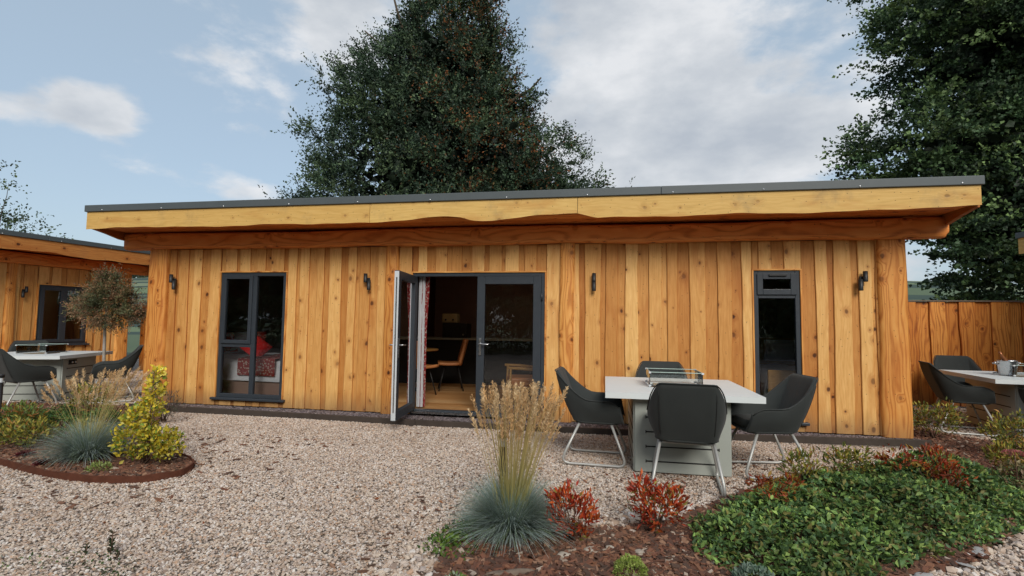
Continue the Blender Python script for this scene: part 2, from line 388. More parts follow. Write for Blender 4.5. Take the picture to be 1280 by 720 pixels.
def sash(parent, x0, x1, z0, z1, wd, y0, y1, name='sash'):
    a = MB(); frame_rect(a, x0, x1, z0, z1, wd, y0, y1); f = a.build(name, M['anth'], parent, .004)
    g = MB(); ym = (y0 + y1) / 2; g.add([(x0 + wd, ym, z0 + wd), (x1 - wd, ym, z0 + wd), (x1 - wd, ym, z1 - wd), (x0 + wd, ym, z1 - wd)], [(0, 1, 2, 3)])
    g.build('pane', M['glass'], f); return f
def half_log(mb, x0, x1, z0, z1, y, th, tone=1.0, amp=.014, mi=0):
    n = 34; wl, wr = wavy(0, amp), wavy(0, amp); off = (random.random() * 50, random.random() * 50); P = []; uv = []; na = 9
    for i in range(n + 1):
        z = z0 + (z1 - z0) * i / n; a, b = x0 + wl(z), x1 + wr(z); row = []
        for j in range(na):
            t = j / (na - 1); ang = math.pi * t; cx = (a + b) / 2; hw = (b - a) / 2
            sx = -math.copysign(abs(math.cos(ang)) ** .45, math.cos(ang)); sy = math.sin(ang) ** .55 if 0 < t < 1 else 0
            row.append((cx + hw * sx, y - th * sy, z)); uv.append((hw * sx * 1.05 + off[0], z + off[1]))
        P.append(row)
    mb.grid(P, mi, uv, tone, True)
    m_ = len(P[0])
    for rw in (P[0], P[-1]): mb.add(rw, [tuple(range(m_))], mi, None, tone)
def h_beam(mb, x0, x1, zc, hh, yc, hy, tone=1.0, rnd=.6, amp=.006, mi=0):
    """horizontal log with rounded-square section"""
    n = int((x1 - x0) / .12); w1, w2 = wavy(0, amp), wavy(0, amp); P = []; uv = []; off = (random.random() * 50, random.random() * 50); na = 20
    for i in range(-2, n + 3):
        t = min(max(i / n, 0), 1); x = x0 + (x1 - x0) * t; sc_ = {-2: .55, -1: .88, n + 1: .88, n + 2: .55}.get(i, 1.0)
        if i < 0: x -= .0
        if i in (-2,): x -= .03
        if i == n + 2: x += .05
        row = []
        for j in range(na + 1):
            a = 2 * math.pi * j / na; c, s = math.cos(a), math.sin(a)
            yy = hy * math.copysign(abs(c) ** rnd, c) * sc_; zz = (hh + (w1(x) if s < 0 else w2(x))) * math.copysign(abs(s) ** rnd, s) * sc_
            row.append((x, yc + yy, zc + zz)); uv.append((a * .12 + off[0], x + off[1]))
        P.append(row)
    mb.grid(P, mi, uv, tone, True)
    for rw in (P[0], P[-1]): mb.add(rw[:-1], [tuple(range(na))], mi, None, tone * .8)
def wavy_fascia(mb, x0, x1, zt, low, y0, y1, tone=1.0):
    """horizontal board, lower edge follows low(x)"""
    n = int((x1 - x0) / .06); off = (random.random() * 50, random.random() * 50); T, B, T2, B2 = [], [], [], []
    for i in range(n + 1):
        x = x0 + (x1 - x0) * i / n; T.append((x, y0, zt)); B.append((x, y0, low(x))); T2.append((x, y1, zt)); B2.append((x, y1, low(x) + .012))
    U = lambda L, o: [(p[2] + off[0] + o, p[0] + off[1]) for p in L]
    mb.grid([B, T], 0, U(B, 0) + U(T, 0), tone, False, True); mb.grid([B2, B], 0, U(B2, .05) + U(B, 0), tone, False, True); mb.grid([T2, B2], 0, U(T2, .4) + U(B2, .1), tone, False, True)
    for i in (0, -1): mb.add([T[i], B[i], B2[i], T2[i]], [(0, 1, 2, 3)], 0, None, tone)

# ------------------------------------------------------------------ cabin
CH = dict(zb=.08, zw=2.48, zt=3.065)
def cabin_shell(root, xl, xr, depth, opens, posts, rl, rr_, low, joints, ftone, fm):
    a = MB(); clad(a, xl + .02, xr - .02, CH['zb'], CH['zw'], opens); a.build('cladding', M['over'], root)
    for (p0, p1) in posts:
        a = MB(); half_log(a, p0, p1, CH['zb'] - .01, CH['zw'] + .005, .0, .075, random.uniform(.92, 1.05)); a.build('post', M['post'], root)
    # side and back walls
    a = MB(); t = .12
    for xx, s in ((xl, 1), (xr, -1)):
        y = .03
        while y < depth:
            wd = random.uniform(.14, .24); xo = xx + (0 if int(y * 10) % 2 else -.02 * s)
            a.box(min(xo, xo + .03 * s), max(xo, xo + .03 * s), y, min(y + wd, depth), CH['zb'], CH['zw'] + .3, 0, random.uniform(.75, 1.05)); y += wd - .004
    a.box(xl, xr, depth, depth + .03, CH['zb'], CH['zw'] + .3); a.build('side_cladding', M['over'], root)
    a = MB()
    for (x0, x1, z0, z1) in inner_panels(xl + .04, xr - .04, opens): a.box(x0, x1, .03, .10, z0, z1)
    for y in (depth - .05,): a.box(xl + .04, xr - .04, y, y + .04, .1, 2.5)
    a.box(xl + .04, xl + .09, .101, depth - .051, .1, 2.5); a.box(xr - .09, xr - .04, .101, depth - .051, .1, 2.5)
    a.build('inner_wall', M['plast'], root)
    a = MB(); x = xl + .1
    y = .04
    while y < depth - .1: a.box(xl + .1, xr - .1, y, y + .145, .09, .14, 0, random.uniform(.8, 1.1)); y += .15
    a.build('inner_floor', M['floorw'], root)
    a = MB(); a.box(xl + .1, xr - .1, .101, depth - .06, 2.42, 2.46); a.build('inner_ceiling', M['ceil'], root)
    # roof
    a = MB(); a.box(rl + .07, rr_ - .07, -.645, depth + .25, 2.80, 2.98); a.build('roof_deck', M['roof'], root)
    a = MB(); x = rl + .07
    y = -.645
    while y < -.02: a.box(rl + .075, rr_ - .075, y, y + .118, 2.755, 2.78, 0, random.uniform(.75, 1.05)); y += .12
    a.build('soffit', M['beam'], root)
    a = MB(); h_beam(a, -.0 + xl - .40, xr + .40, 2.605, .125, -.05, .085, 1.0, .5, .010); a.build('log_beam', M['beam'], root)
    # fascia boards and end boards
    for j0, j1 in zip(joints[:-1], joints[1:]):
        a = MB(); wavy_fascia(a, j0 + .003, j1 - .003, 2.965, low, -.70, -.65, ftone * random.uniform(.95, 1.05)); a.build('fascia_board', fm, root)
    for xx in (rl, rr_ - .05):
        a = MB(); n = 12
        P = []
        for y0 in np.linspace(-.648, depth + .3, 24):
            P.append(y0)
        L = [(-.648, 2.73), (-.45, 2.70), (-.2, 2.64), (0, 2.62), (depth + .3, 2.62)]
        zl = lambda y: np.interp(y, [q[0] for q in L], [q[1] for q in L])
        T = [(xx, y, 2.964) for y in P]; B = [(xx, y, zl(y)) for y in P]; T2 = [(xx + .05, y, 2.964) for y in P]; B2 = [(xx + .05, y, zl(y)) for y in P]
        for g1, g2 in ((B, T), (T2, B2), (B2, B)): a.grid([g1, g2], 0, [(p[2], p[1]) for p in g1 + g2], .8, False)
        for i in (0, -1): a.add([T[i], B[i], B2[i], T2[i]], [(0, 1, 2, 3)], 0, None, .8)
        a.build('end_fascia', M['fascia_red'], root)
    a = MB()
    js = [rl - .015, rl + (rr_ - rl) * .37, rl + (rr_ - rl) * .71, rr_ + .015]
    for i, (q0, q1) in enumerate(zip(js[:-1], js[1:])):
        a.box(q0 + .0015, q1 - .0015, -.725, -.64, 2.966, 3.065); 
    a.box(rl - .015, rl + .06, -.639, depth + .33, 2.966, 3.065); a.box(rr_ - .06, rr_ + .015, -.639, depth + .33, 2.966, 3.065); a.box(rl + .061, rr_ - .061, depth + .25, depth + .33, 2.966, 3.065)
    t = a.build('roof_trim', M['trim'], root, .006)
    a = MB(); x = rl + .3
    while x < rr_: 
        a = MB(); a.lathe([(.011, 0), (.009, .004), (.0, .005)], (0, 0, 0), 8); a.v = [(x + p[0], -.726 - p[2], 2.985 + p[1]) for p in a.v]; x += 1.02
        a.build('rivet', M['steel'], t)
def inner_panels(x0, x1, opens):
    out = []; x = x0
    for o in sorted(opens):
        out.append((x, o[0], .1, 2.5)); 
        if o[2] > .12: out.append((o[0], o[1], .1, o[2]))
        out.append((o[0], o[1], o[3], 2.5)); x = o[1]
    out.append((x, x1, .1, 2.5)); return out
def trim_strip(root, o, bottom=False):
    a = MB(); t = .018; x0, x1, z0, z1 = o
    a.box(x0, x0 + t, -.03, .05, z0, z1 - t, 0, 1.0); a.box(x1 - t, x1, -.03, .05, z0, z1 - t, 0, 1.0); a.box(x0, x1, -.03, .05, z1 - t, z1, 0, 1.1)
    a.build('trim_strip', M['post'], root)
def sill(root, x0, x1, z):
    a = MB(); a.box(x0 - .06, x1 + .06, -.075, .03, z, z + .035); a.build('sill', M['anth'], root, .006)
def tall_window(root, o):
    x0, x1, z0, z1 = o; x0 += .02; x1 -= .02; z1 -= .02
    r = MB(); frame_rect(r, x0, x1, z0, z1, .055, -.012, .05); xm = x0 + (x1 - x0) * .52
    r.box(xm - .035, xm + .035, -.010, .048, z0 + .055, z1 - .055)
    zt = z0 + (z1 - z0) * .415; r.box(x0 + .055, xm - .035, -.008, .046, zt - .03, zt + .03)
    f = r.build('window', M['anth'], root, .004)
    sash(f, x0 + .045, xm - .03, zt + .025, z1 - .045, .055, -.03, .03)
    for a, b, c, d in ((x0 + .055, xm - .035, z0 + .055, zt - .03), (xm + .035, x1 - .055, z0 + .055, z1 - .055)):
        g = MB(); g.add([(a, .02, c), (b, .02, c), (b, .02, d), (a, .02, d)], [(0, 1, 2, 3)]); g.build('pane', M['glass'], f)
    sill(f, x0, x1, z0 - .035)

# ---- the main cabin (origin on the facade line)
Y0 = 7.088
cab = empty('timber_cabin', (0, Y0, 0), 'long timber clad cabin in the middle, one of its glazed doors standing open', 'cabin', 'timber clad cabins with flat roofs')
W1 = (-5.90, -4.74, .20, 2.13); DR = (-2.76, -.80, .08, 2.11); W2 = (1.86, 2.45, .20, 2.12)
def low(x):
    pts = [(-7.7, 2.705), (-6.6, 2.725), (-5.7, 2.70), (-4.4, 2.715), (-3.4, 2.70), (-3.1, 2.705), (-2.6, 2.73), (-2.05, 2.765), (-1.85, 2.745), (-1.7, 2.705), (-1.4, 2.695), (-.9, 2.74), (-.5, 2.765), (-.34, 2.765), (-.1, 2.705), (.5, 2.695), (1.5, 2.71), (2.6, 2.70), (3.4, 2.725), (4.1, 2.735)]
    return float(np.interp(x, [p[0] for p in pts], [p[1] for p in pts])) + .006 * math.sin(x * 5.1) + .003 * math.sin(x * 13)
cabin_shell(cab, -7.18, 3.63, 4.6, [W1, DR, W2], [(-7.19, -6.83), (-3.16, -2.95), (-.61, -.42), (3.31, 3.64)], -7.66, 4.065, low, [-7.65, -3.11, -.34, 4.055], 1.0, M['fascia'])
for o in (W1, DR, W2): trim_strip(cab, o)
tall_window(cab, W1)
# narrow right window: small top sash, tall lower pane
x0, x1, z0, z1 = W2[0] + .02, W2[1] - .02, W2[2], W2[3] - .02
r = MB(); frame_rect(r, x0, x1, z0, z1, .055, -.012, .05); r.box(x0 + .055, x1 - .055, -.008, .046, 1.745, 1.80)
f = r.build('window', M['anth'], cab, .004)
sash(f, x0 + .04, x1 - .04, 1.79, z1 - .04, .07, -.03, .03)
a = MB(); a.box(x0 + .18, x1 - .16, -.05, -.032, z1 - .075, z1 - .05); a.build('vent', M['black'], f, .004)
g = MB(); g.add([(x0 + .055, .02, z0 + .055), (x1 - .055, .02, z0 + .055), (x1 - .055, .02, 1.745), (x0 + .055, .02, 1.745)], [(0, 1, 2, 3)]); g.build('pane', M['glass'], f)
sill(f, x0, x1, z0 - .035)
# door frame, closed leaf, open leaf
x0, x1, z0, z1 = DR[0] + .02, DR[1] - .02, .10, DR[3] - .02
r = MB(); r.box(x0, x0 + .05, -.012, .06, z0, z1); r.box(x1 - .05, x1, -.012, .06, z0, z1); r.box(x0 + .05, x1 - .05, -.012, .06, z1 - .05, z1); r.box(x0 + .05, x1 - .05, -.03, .07, z0, z0 + .045)
dfm = r.build('door_frame', M['anth'], cab, .004)
a = MB(); a.box(x0 + .05, x1 - .05, -.10, -.031, .10, .125); a.build('threshold', M['steel'], dfm)
def handle(par, x, z, y, s=1, both=False):
    a = MB(); a.box(x - .017, x + .017, y - .012, y, z - .13, z + .11); a.tube([(x, y - .01, z + .03), (x, y - .055, z + .03)], .010, 8); a.tube([(x, y - .052, z + .03), (x + s * .13, y - .056, z + .025)], .009, 8)
    if both:
        a.box(x - .017, x + .017, y + .058, y + .07, z - .13, z + .11); a.tube([(x, y + .07, z + .03), (x, y + .115, z + .03)], .010, 8); a.tube([(x, y + .112, z + .03), (x + s * .13, y + .115, z + .025)], .009, 8)
    return a.build('handle', M['steel'], par, .002)
lw = (x1 - x0 - .1) / 2
a = MB(); lx0, lx1 = x0 + .05 + lw, x1 - .052; lz0, lz1 = z0 + .045, z1 - .052; wd = .11
frame_rect(a, lx0, lx1, lz0, lz1, wd, -.02, .04)
dl = a.build('door', M['anth'], cab, .005); dl['label'] = 'closed right glazed door leaf'
g = MB(); g.add([(lx0 + wd, .01, lz0 + wd), (lx1 - wd, .01, lz0 + wd), (lx1 - wd, .01, lz1 - wd), (lx0 + wd, .01, lz1 - wd)], [(0, 1, 2, 3)]); g.build('pane', M['glass'], dl)
handle(dl, lx0 + .055, 1.06, -.02)
for zz in (.45, 1.75):
    a = MB(); a.tube([(lx1 + .012, -.03, zz - .05), (lx1 + .012, -.03, zz + .05)], .012, 8); a.build('hinge', M['anth'], dl)
hx, hy = x0 + .045, -.03
a = MB(); frame_rect(a, 0, lw, lz0, lz1, wd, -.03, .03)
dl = a.build('door', M['anth'], cab, .005); dl['label'] = 'left glazed door leaf swung open outwards'
g = MB(); g.add([(wd, 0, lz0 + wd), (lw - wd, 0, lz0 + wd), (lw - wd, 0, lz1 - wd), (wd, 0, lz1 - wd)], [(0, 1, 2, 3)]); g.build('pane', M['glass'], dl)
a = MB(); a.box(lw + .001, lw + .004, -.029, .029, lz0 + .01, lz1 - .01); a.build('edge_strip', M['white'], dl)
a = MB(); a.box(lw + .0045, lw + .007, -.008, .008, .25, 1.95); a.build('lock_rail', M['steel'], dl)
handle(dl, lw - .055, 1.06, -.03, -1, True)
dl.location = (hx, hy, 0); dl.rotation_euler = (0, 0, rad(-84))
# outside wall lamps
def wall_lamp(loc, rz, label, flip=1):
    t = empty('wall_lamp', loc, label, 'wall lamp', 'black up and down wall lamps on the cabins', rz)
    a = MB(); a.box(-.022, .022, -.028, .0, -.06, .06); a.build('bracket', M['black'], t, .003)
    a = MB(); a.lathe([(.0, -.09), (.026, -.09), (.027, -.085), (.027, .05), (.024, .05), (.024, .03), (0, .03)], (flip * .028, -.058, -.03), 16); a.build('lamp_body', M['black'], t)
    a = MB(); a.lathe([(.0, -.03), (.026, -.03), (.027, -.02), (.027, .10), (.024, .10), (.024, .08), (0, .08)], (-flip * .027, -.058, .02), 16); a.build('lamp_tube', M['black'], t)
    return t
wall_lamp((-6.69, Y0 - .03, 1.96), 0, 'black cylinder lamp on the cabin wall left of the tall two-part window', 1)
wall_lamp((-3.42, Y0 - .022, 1.96), 0, 'black cylinder lamp on the cabin wall just left of the open glazed door', 1)
wall_lamp((-.15, Y0 - .022, 1.95), 0, 'black cylinder lamp on the cabin wall right of the glazed doors', 0)
wall_lamp((3.13, Y0 - .022, 1.96), 0, 'black cylinder lamp at the right end of the cabin wall beside the narrow window', -1)

# ---- left cabin, facing the courtyard
ang = math.atan2(1, .12); LO = Vector((-11.82, 11.06, 0)); LR = Matrix.Rotation(ang, 4, 'Z')
lc = empty('timber_cabin', LO, 'timber clad cabin at the left edge with its dark window facing the courtyard', 'cabin', 'timber clad cabins with flat roofs', ang)
Wl = (-1.97, -.93, .78, 2.10); Wl2 = (-6.3, -4.4, .1, 2.1)
def low2(x): return 2.70 + .02 * math.sin(x * 2.1 + .6) + .012 * math.sin(x * 5.0) + .006 * math.sin(x * 11)
cabin_shell(lc, -9.0, .0, 4.4, [Wl, Wl2], [(-9.0, -8.7), (-.30, .01), (-2.53, -2.36)], -9.45, .70, low2, [-9.44, -4.2, .69], .95, M['fascia_red'])
for o in (Wl, Wl2): trim_strip(lc, o)
def two_pane(root, o):
    x0, x1, z0, z1 = o; x0 += .02; x1 -= .02; z1 -= .02
    r = MB(); frame_rect(r, x0, x1, z0, z1, .055, -.012, .05); f = r.build('window', M['anth'], root, .004)
    xm = (x0 + x1) / 2; sash(f, x0 + .045, xm, z0 + .045, z1 - .045, .07, -.03, .03); sash(f, xm, x1 - .045, z0 + .045, z1 - .045, .06, -.028, .028); sill(f, x0, x1, z0 - .035)
two_pane(lc, Wl); two_pane(lc, Wl2)
p = LO + LR @ Vector((-2.24, -.03, 1.9)); wall_lamp(p, ang, 'black cylinder lamp on the left-hand cabin, left of its dark window', -1)

# ---- right cabin (only its roof corner shows)
ang2 = rad(-87); RR_ = Matrix.Rotation(ang2, 4, 'Z'); corner = Vector((7.08, 10.40, 0))
RO = corner - RR_ @ Vector((-.5, -.72, 0))
rc = empty('timber_cabin', RO, 'timber clad cabin at the right edge, only its roof corner in the picture', 'cabin', 'timber clad cabins with flat roofs', ang2)
Wr = (1.2, 2.3, .78, 2.1)
cabin_shell(rc, 0.0, 7.0, 4.0, [Wr], [(0, .3), (6.7, 7.0)], -.48, 7.4, low2, [-.47, 3.5, 7.39], 1.0, M['fascia']); trim_strip(rc, Wr); two_pane(rc, Wr)

# ------------------------------------------------------------------ fences
def fence(name, pts, h, label):
    t = empty(name, (pts[0][0], pts[0][1], 0), label, 'fence', 'waney edged board fences')
    d = Vector((pts[1][0] - pts[0][0], pts[1][1] - pts[0][1], 0)); L = d.length; t.rotation_euler = (0, 0, math.atan2(d.y, d.x))
    a = MB(); x = 0; i = 0
    while x < L:
        wd = random.uniform(.17, .30); plank(a, x - .015, x + wd + .01, .02, h - random.uniform(0, .012), -.034 * (i % 2), .03, wavy(0, .022), wavy(0, .022), 0, random.uniform(.72, 1.1)); x += wd; i += 1
    a.build('boards', M['fence'], t)
    a = MB(); a.box(0, L, .03, .07, .4, .48); a.box(0, L, .03, .07, 1.4, 1.48); a.build('rail', M['fence'], t)
    a = MB(); a.box(0, L, -.05, .05, h + .001, h + .022, 0, .7); a.build('capping', M['drift'], t)
    x = .3
    while x < L: a = MB(); a.box(x, x + .09, .071, .16, 0, h - .02); a.build('post', M['fence'], t); x += 1.9
    return t
fence('board_fence', [(3.75, 10.4), (7.8, 10.45)], 1.86, 'waney edged timber board fence to the right of the middle cabin')
fence('board_fence', [(-12.1, 11.75), (-7.3, 11.7)], 1.74, 'darker timber board fence in the gap between the left and middle cabins')

# ------------------------------------------------------------------ ground
def sheet(name, poly, z, mat):
    me = bpy.data.meshes.new(name); me.from_pydata([(x, y, z) for x, y in poly], [], [tuple(range(len(poly)))]); me.materials.append(mat)
    o = bpy.data.objects.new(name, me); COL.objects.link(o); return o
PAL = [(0, (.38, .28, .21)), (.12, (.56, .44, .35)), (.30, (.64, .54, .46)), (.48, (.50, .43, .39)), (.60, (.68, .57, .46)), (.76, (.56, .37, .25)), (.82, (.78, .72, .66)), (.96, (.28, .21, .17))]
def gravel_mat(name, scale, pal, dark=.35, rough=.8):
    m, k, out = newmat(name); co = k.n('ShaderNodeTexCoord').outputs['Object']
    v = k.n('ShaderNodeTexVoronoi', i={'Vector': co, 'Scale': scale}); r = k.n('ShaderNodeSeparateColor', i={0: v.outputs['Color']}).outputs[0]
    c = k.ramp(r, pal, 'CONSTANT'); d = k.sstep(v.outputs['Distance'], .25, .7)
    c = k.mix(d, c, (.10, .075, .055)); c = k.mix(dark, c, (.08, .06, .045))
    b = k.n('ShaderNodeBsdfPrincipled', i={'Base Color': c, 'Roughness': rough}); h = k.m('SUBTRACT', 1.0, v.outputs['Distance'])
    k.nt.links.new(k.bump(h, .9, .012), b.inputs['Normal']); k.nt.links.new(b.outputs[0], out.inputs[0]); return m
M['gravel'] = gravel_mat('gravel_ground', 55.0, PAL, .2)
def stone_mat(name, pal, rough=.75, var=.25):
    m, k, out = newmat(name); oi = k.n('ShaderNodeObjectInfo').outputs['Random']; co = k.n('ShaderNodeTexCoord').outputs['Object']
    geo = k.n('ShaderNodeNewGeometry').outputs['Position']
    c = k.ramp(oi, pal, 'CONSTANT'); n = k.noise(geo, 90, 3); c = k.mix(k.m('MULTIPLY', n, var * 1.4), c, (.14, .10, .08))
    big = k.sstep(k.noise(geo, 1.1, 4), .35, .7); c = k.mix(k.m('MULTIPLY', big, .24), c, (.25, .16, .10))
    b = k.n('ShaderNodeBsdfPrincipled', i={'Base Color': c, 'Roughness': rough, 'Specular IOR Level': .3}); k.nt.links.new(b.outputs[0], out.inputs[0]); return m
M['gstone'] = stone_mat('gravel_stone', PAL)
M['slate'] = stone_mat('slate_chip', [(0, (.10, .09, .10)), (.3, (.16, .14, .16)), (.55, (.22, .19, .21)), (.75, (.13, .12, .15)), (.9, (.3, .27, .28))], .6)
M['mulch'] = stone_mat('mulch_chip', [(0, (.10, .035, .02)), (.25, (.17, .06, .032)), (.45, (.07, .028, .018)), (.6, (.22, .09, .045)), (.72, (.05, .025, .018)), (.86, (.28, .15, .09)), (.965, (.42, .34, .27))], .85)
M['soil'] = principled('soil', (.055, .028, .018), .95, 0, .2, .5, 20, .8, 60)
def scatter(name, polys, z, dens, mat, size, squash, smin, smax, seed, label, sub=1, tilt=.5, shape='ICO'):
    """instanced stones on a sheet"""
    me = bpy.data.meshes.new(name); vs = []; fs = []
    for pl in polys: o = len(vs); vs += [(x, y, z) for x, y in pl]; fs.append(tuple(range(o, len(vs))))
    me.from_pydata(vs, [], fs); me.materials.append(mat)
    ob = bpy.data.objects.new(name, me); COL.objects.link(ob)
    ng = bpy.data.node_groups.new(name + '_scatter', 'GeometryNodeTree'); ng.interface.new_socket('Geometry', in_out='INPUT', socket_type='NodeSocketGeometry'); ng.interface.new_socket('Geometry', in_out='OUTPUT', socket_type='NodeSocketGeometry')
    k = NT(ng); gi = k.n('NodeGroupInput'); go = k.n('NodeGroupOutput')
    dp = k.n('GeometryNodeDistributePointsOnFaces', i={'Mesh': gi.outputs[0], 'Density': float(dens), 'Seed': seed})
    gti = k.n('GeometryNodeGeometryToInstance')
    for vi in range(5):
        if shape == 'ICO': b = k.n('GeometryNodeMeshIcoSphere', i={'Radius': size, 'Subdivisions': sub}).outputs[0]
        else: b = k.n('GeometryNodeMeshCube', i={'Size': (size * 2, size * 2, size * 2)}).outputs[0]
        nz = k.n('ShaderNodeTexNoise', noise_dimensions='4D', i={'Scale': .9 / size, 'W': vi * 7.7 + seed, 'Detail': 1.0})
        off = k.n('ShaderNodeVectorMath', operation='MULTIPLY_ADD', i={0: nz.outputs['Color'], 1: (size * 1.5,) * 3, 2: (-size * .75,) * 3})
        sp = k.n('GeometryNodeSetPosition', i={'Geometry': b, 'Offset': off.outputs[0]})
        tr = k.n('GeometryNodeTransform', i={'Geometry': sp.outputs[0], 'Scale': squash})
        sm = k.n('GeometryNodeSetMaterial', i={'Geometry': tr.outputs[0], 'Material': mat})
        k.nt.links.new(sm.outputs[0], gti.inputs[0])
    rot = k.n('FunctionNodeRandomValue', data_type='FLOAT_VECTOR', i={0: (-tilt, -tilt, 0.0), 1: (tilt, tilt, 6.283), 'Seed': seed + 1})
    sc_ = k.n('FunctionNodeRandomValue', data_type='FLOAT', i={2: smin, 3: smax, 'Seed': seed + 2})
    ri = k.n('FunctionNodeRandomValue', data_type='INT', i={4: 0, 5: 4, 'Seed': seed + 3})
    zz = k.n('FunctionNodeRandomValue', data_type='FLOAT_VECTOR', i={0: (0, 0, -size * .3), 1: (0, 0, size * .55), 'Seed': seed + 4})
    mv = k.n('GeometryNodeSetPosition', i={'Geometry': dp.outputs[0], 'Offset': zz.outputs[0]})
    ip = k.n('GeometryNodeInstanceOnPoints', i={'Points': mv.outputs[0], 'Instance': gti.outputs[0], 'Pick Instance': True, 'Instance Index': ri.outputs[2], 'Rotation': rot.outputs[0], 'Scale': sc_.outputs[1]})
    k.nt.links.new(ip.outputs[0], go.inputs[0])
    md = ob.modifiers.new('scatter', 'NODES'); md.node_group = ng
    return tag(ob, label, 'gravel' if 'chip' not in name else 'chips', None, 'stuff')
GX = [(-16, -8), (14, -8), (14, 15), (-16, 15)]
struct(sheet('gravel_ground', GX, .0, M['gravel']))
BL = [(-9.2, 5.3), (-7.5, 4.6), (-6.3, 4.22), (-5.54, 3.98), (-5.1, 3.86), (-4.74, 3.78), (-4.5, 3.745), (-4.29, 3.74), (-4.1, 3.75), (-3.93, 3.79), (-3.81, 3.86), (-3.72, 3.96), (-3.68, 4.09), (-3.73, 4.25), (-3.84, 4.37), (-3.99, 4.47), (-4.32, 4.64), (-4.75, 4.9), (-5.3, 5.4), (-6.0, 6.2), (-7.2, 6.9), (-9.2, 6.7)]
BC = [(-.75, 2.0), (-.86, 2.5), (-.92, 2.9), (-.96, 3.23), (-.86, 3.45), (-.72, 3.62), (-.45, 3.74), (-.2, 3.66), (.02, 3.58), (.2, 3.72), (.5, 3.92), (.8, 4.25), (1.45, 5.0), (2.6, 5.72), (3.2, 6.02), (3.5, 6.45), (3.72, 6.9), (3.75, 8.3), (4.1, 8.5), (4.35, 7.55), (5.2, 6.9), (6.5, 6.6), (6.5, 5.6), (4.2, 5.2), (3.5, 5.0), (2.93, 4.37), (2.18, 3.62), (1.43, 3.16), (.9, 2.9), (.62, 2.5), (.5, 2.0)]
for nm, pl, zz in (('mulch_bed', BL, .035), ('mulch_bed', BC, .022)):
    struct(sheet(nm, pl, zz, M['soil']))
def tri_polys(poly):
    from mathutils.geometry import tessellate_polygon
    return [[poly[i] for i in t] for t in tessellate_polygon([[Vector((x, y, 0)) for x, y in poly]])]
scatter('gravel', [[(-3.9, 1.7), (3.3, 1.7), (4.6, 4.2), (5.2, 6.72), (-8.0, 6.72), (-8.6, 5.0)]], .004, 4600, M['gstone'], .0086, (1.25, .95, .62), .55, 1.35, 3, 'pale brown crushed stone gravel covering the courtyard', 1, .6)
scatter('far_gravel', [[(-14, 5.2), (-8.0, 5.2), (-7.3, 7.0), (-7.3, 11.6), (-14, 11.6)], [(3.8, 6.8), (9, 6.0), (9, 10.3), (3.8, 10.3)]], .004, 900, M['gstone'], .014, (1.25, .95, .62), .6, 1.35, 5, 'pale gravel around the tables beside the neighbouring cabins', 1, .6)
scatter('gravel_edge', [[(-1.35, 1.7), (-.8, 1.7), (-.9, 3.3), (-1.2, 3.2)], [(-.4, 3.6), (.05, 3.45), (.7, 4.2), (.3, 4.1)], [(.7, 2.0), (3.6, 4.6), (3.2, 4.8), (.55, 2.6)]], .012, 500, M['gstone'], .02, (1.25, .95, .6), .6, 1.3, 8, 'larger pale stones along the bed edge', 1, .6)
BLi = [(-6 + (x + 6) * .985, 5 + (y - 5) * .965) for x, y in BL]
scatter('mulch_chips', tri_polys(BLi), .04, 2300, M['mulch'], .009, (3.6, 1.0, .35), .6, 1.5, 21, 'reddish brown bark mulch chips in the left bed', 1, .45, 'CUBE')
BCn = [p for p in BC]
scatter('mulch_chips', tri_polys(BC), .027, 2300, M['mulch'], .009, (3.6, 1.0, .35), .6, 1.5, 22, 'reddish brown bark mulch chips in the front bed', 1, .45, 'CUBE')
scatter('slate_chips', [[(-7.2, 6.86), (-4.4, 6.82), (-.6, 6.74), (1.4, 6.78), (3.75, 6.98), (3.6, 7.11), (-7.2, 7.11)]], .06, 3800, M['slate'], .011, (1.4, .9, .35), .6, 1.4, 31, 'purple grey slate chips along the foot of the cabin wall', 1, .5)
EB = [(-7.25, 6.84), (-6.56, 6.83), (-4.43, 6.76), (-2.49, 6.66), (-.57, 6.68), (1.4, 6.73), (3.75, 6.93)]
struct(sheet('slate_strip', EB + [(3.75, 7.1), (-7.25, 7.1)], .05, M['soil']))
a = MB()
for (p0, p1) in zip(EB[:-1], EB[1:]):
    d = Vector((p1[0] - p0[0], p1[1] - p0[1], 0)); L = d.length; mt = Matrix.Translation((p0[0], p0[1], 0)) @ Matrix.Rotation(math.atan2(d.y, d.x), 4, 'Z')
    a.box(.002, L - .002, -.035, .0, -.02, .082, 0, 1, mt)
tag(a.build('edging_board', M['board'], None, .006), 'dark weathered timber edging board between the gravel and the slate strip', 'edging board')
# corten edging of the left bed
pts = BL[1:18]; a = MB(); rows = [[], [], [], []]
from mathutils import geometry
dense = []
for i in range(len(pts) - 1):
    for t in range(4):
        q0, q1, q2, q3 = pts[max(i - 1, 0)], pts[i], pts[i + 1], pts[min(i + 2, len(pts) - 1)]; t_ = t / 4
        dense.append(tuple(.5 * ((2 * q1[c]) + (-q0[c] + q2[c]) * t_ + (2 * q0[c] - 5 * q1[c] + 4 * q2[c] - q3[c]) * t_ ** 2 + (-q0[c] + 3 * q1[c] - 3 * q2[c] + q3[c]) * t_ ** 3) for c in (0, 1)))
for i, (x, y) in enumerate(dense):
    x2, y2 = dense[min(i + 1, len(dense) - 1)]; x1_, y1_ = dense[max(i - 1, 0)]; d = Vector((x2 - x1_, y2 - y1_)); d.normalize(); nx, ny = d.y, -d.x
    zt = .066 + .004 * math.sin(i * .7)
    rows[0].append((x, y, -.01)); rows[1].append((x, y, zt)); rows[2].append((x - nx * .012, y - ny * .012, zt)); rows[3].append((x - nx * .012, y - ny * .012, -.01))
for i in range(3): a.grid([rows[i], rows[i + 1]], 0, None, 1, False)
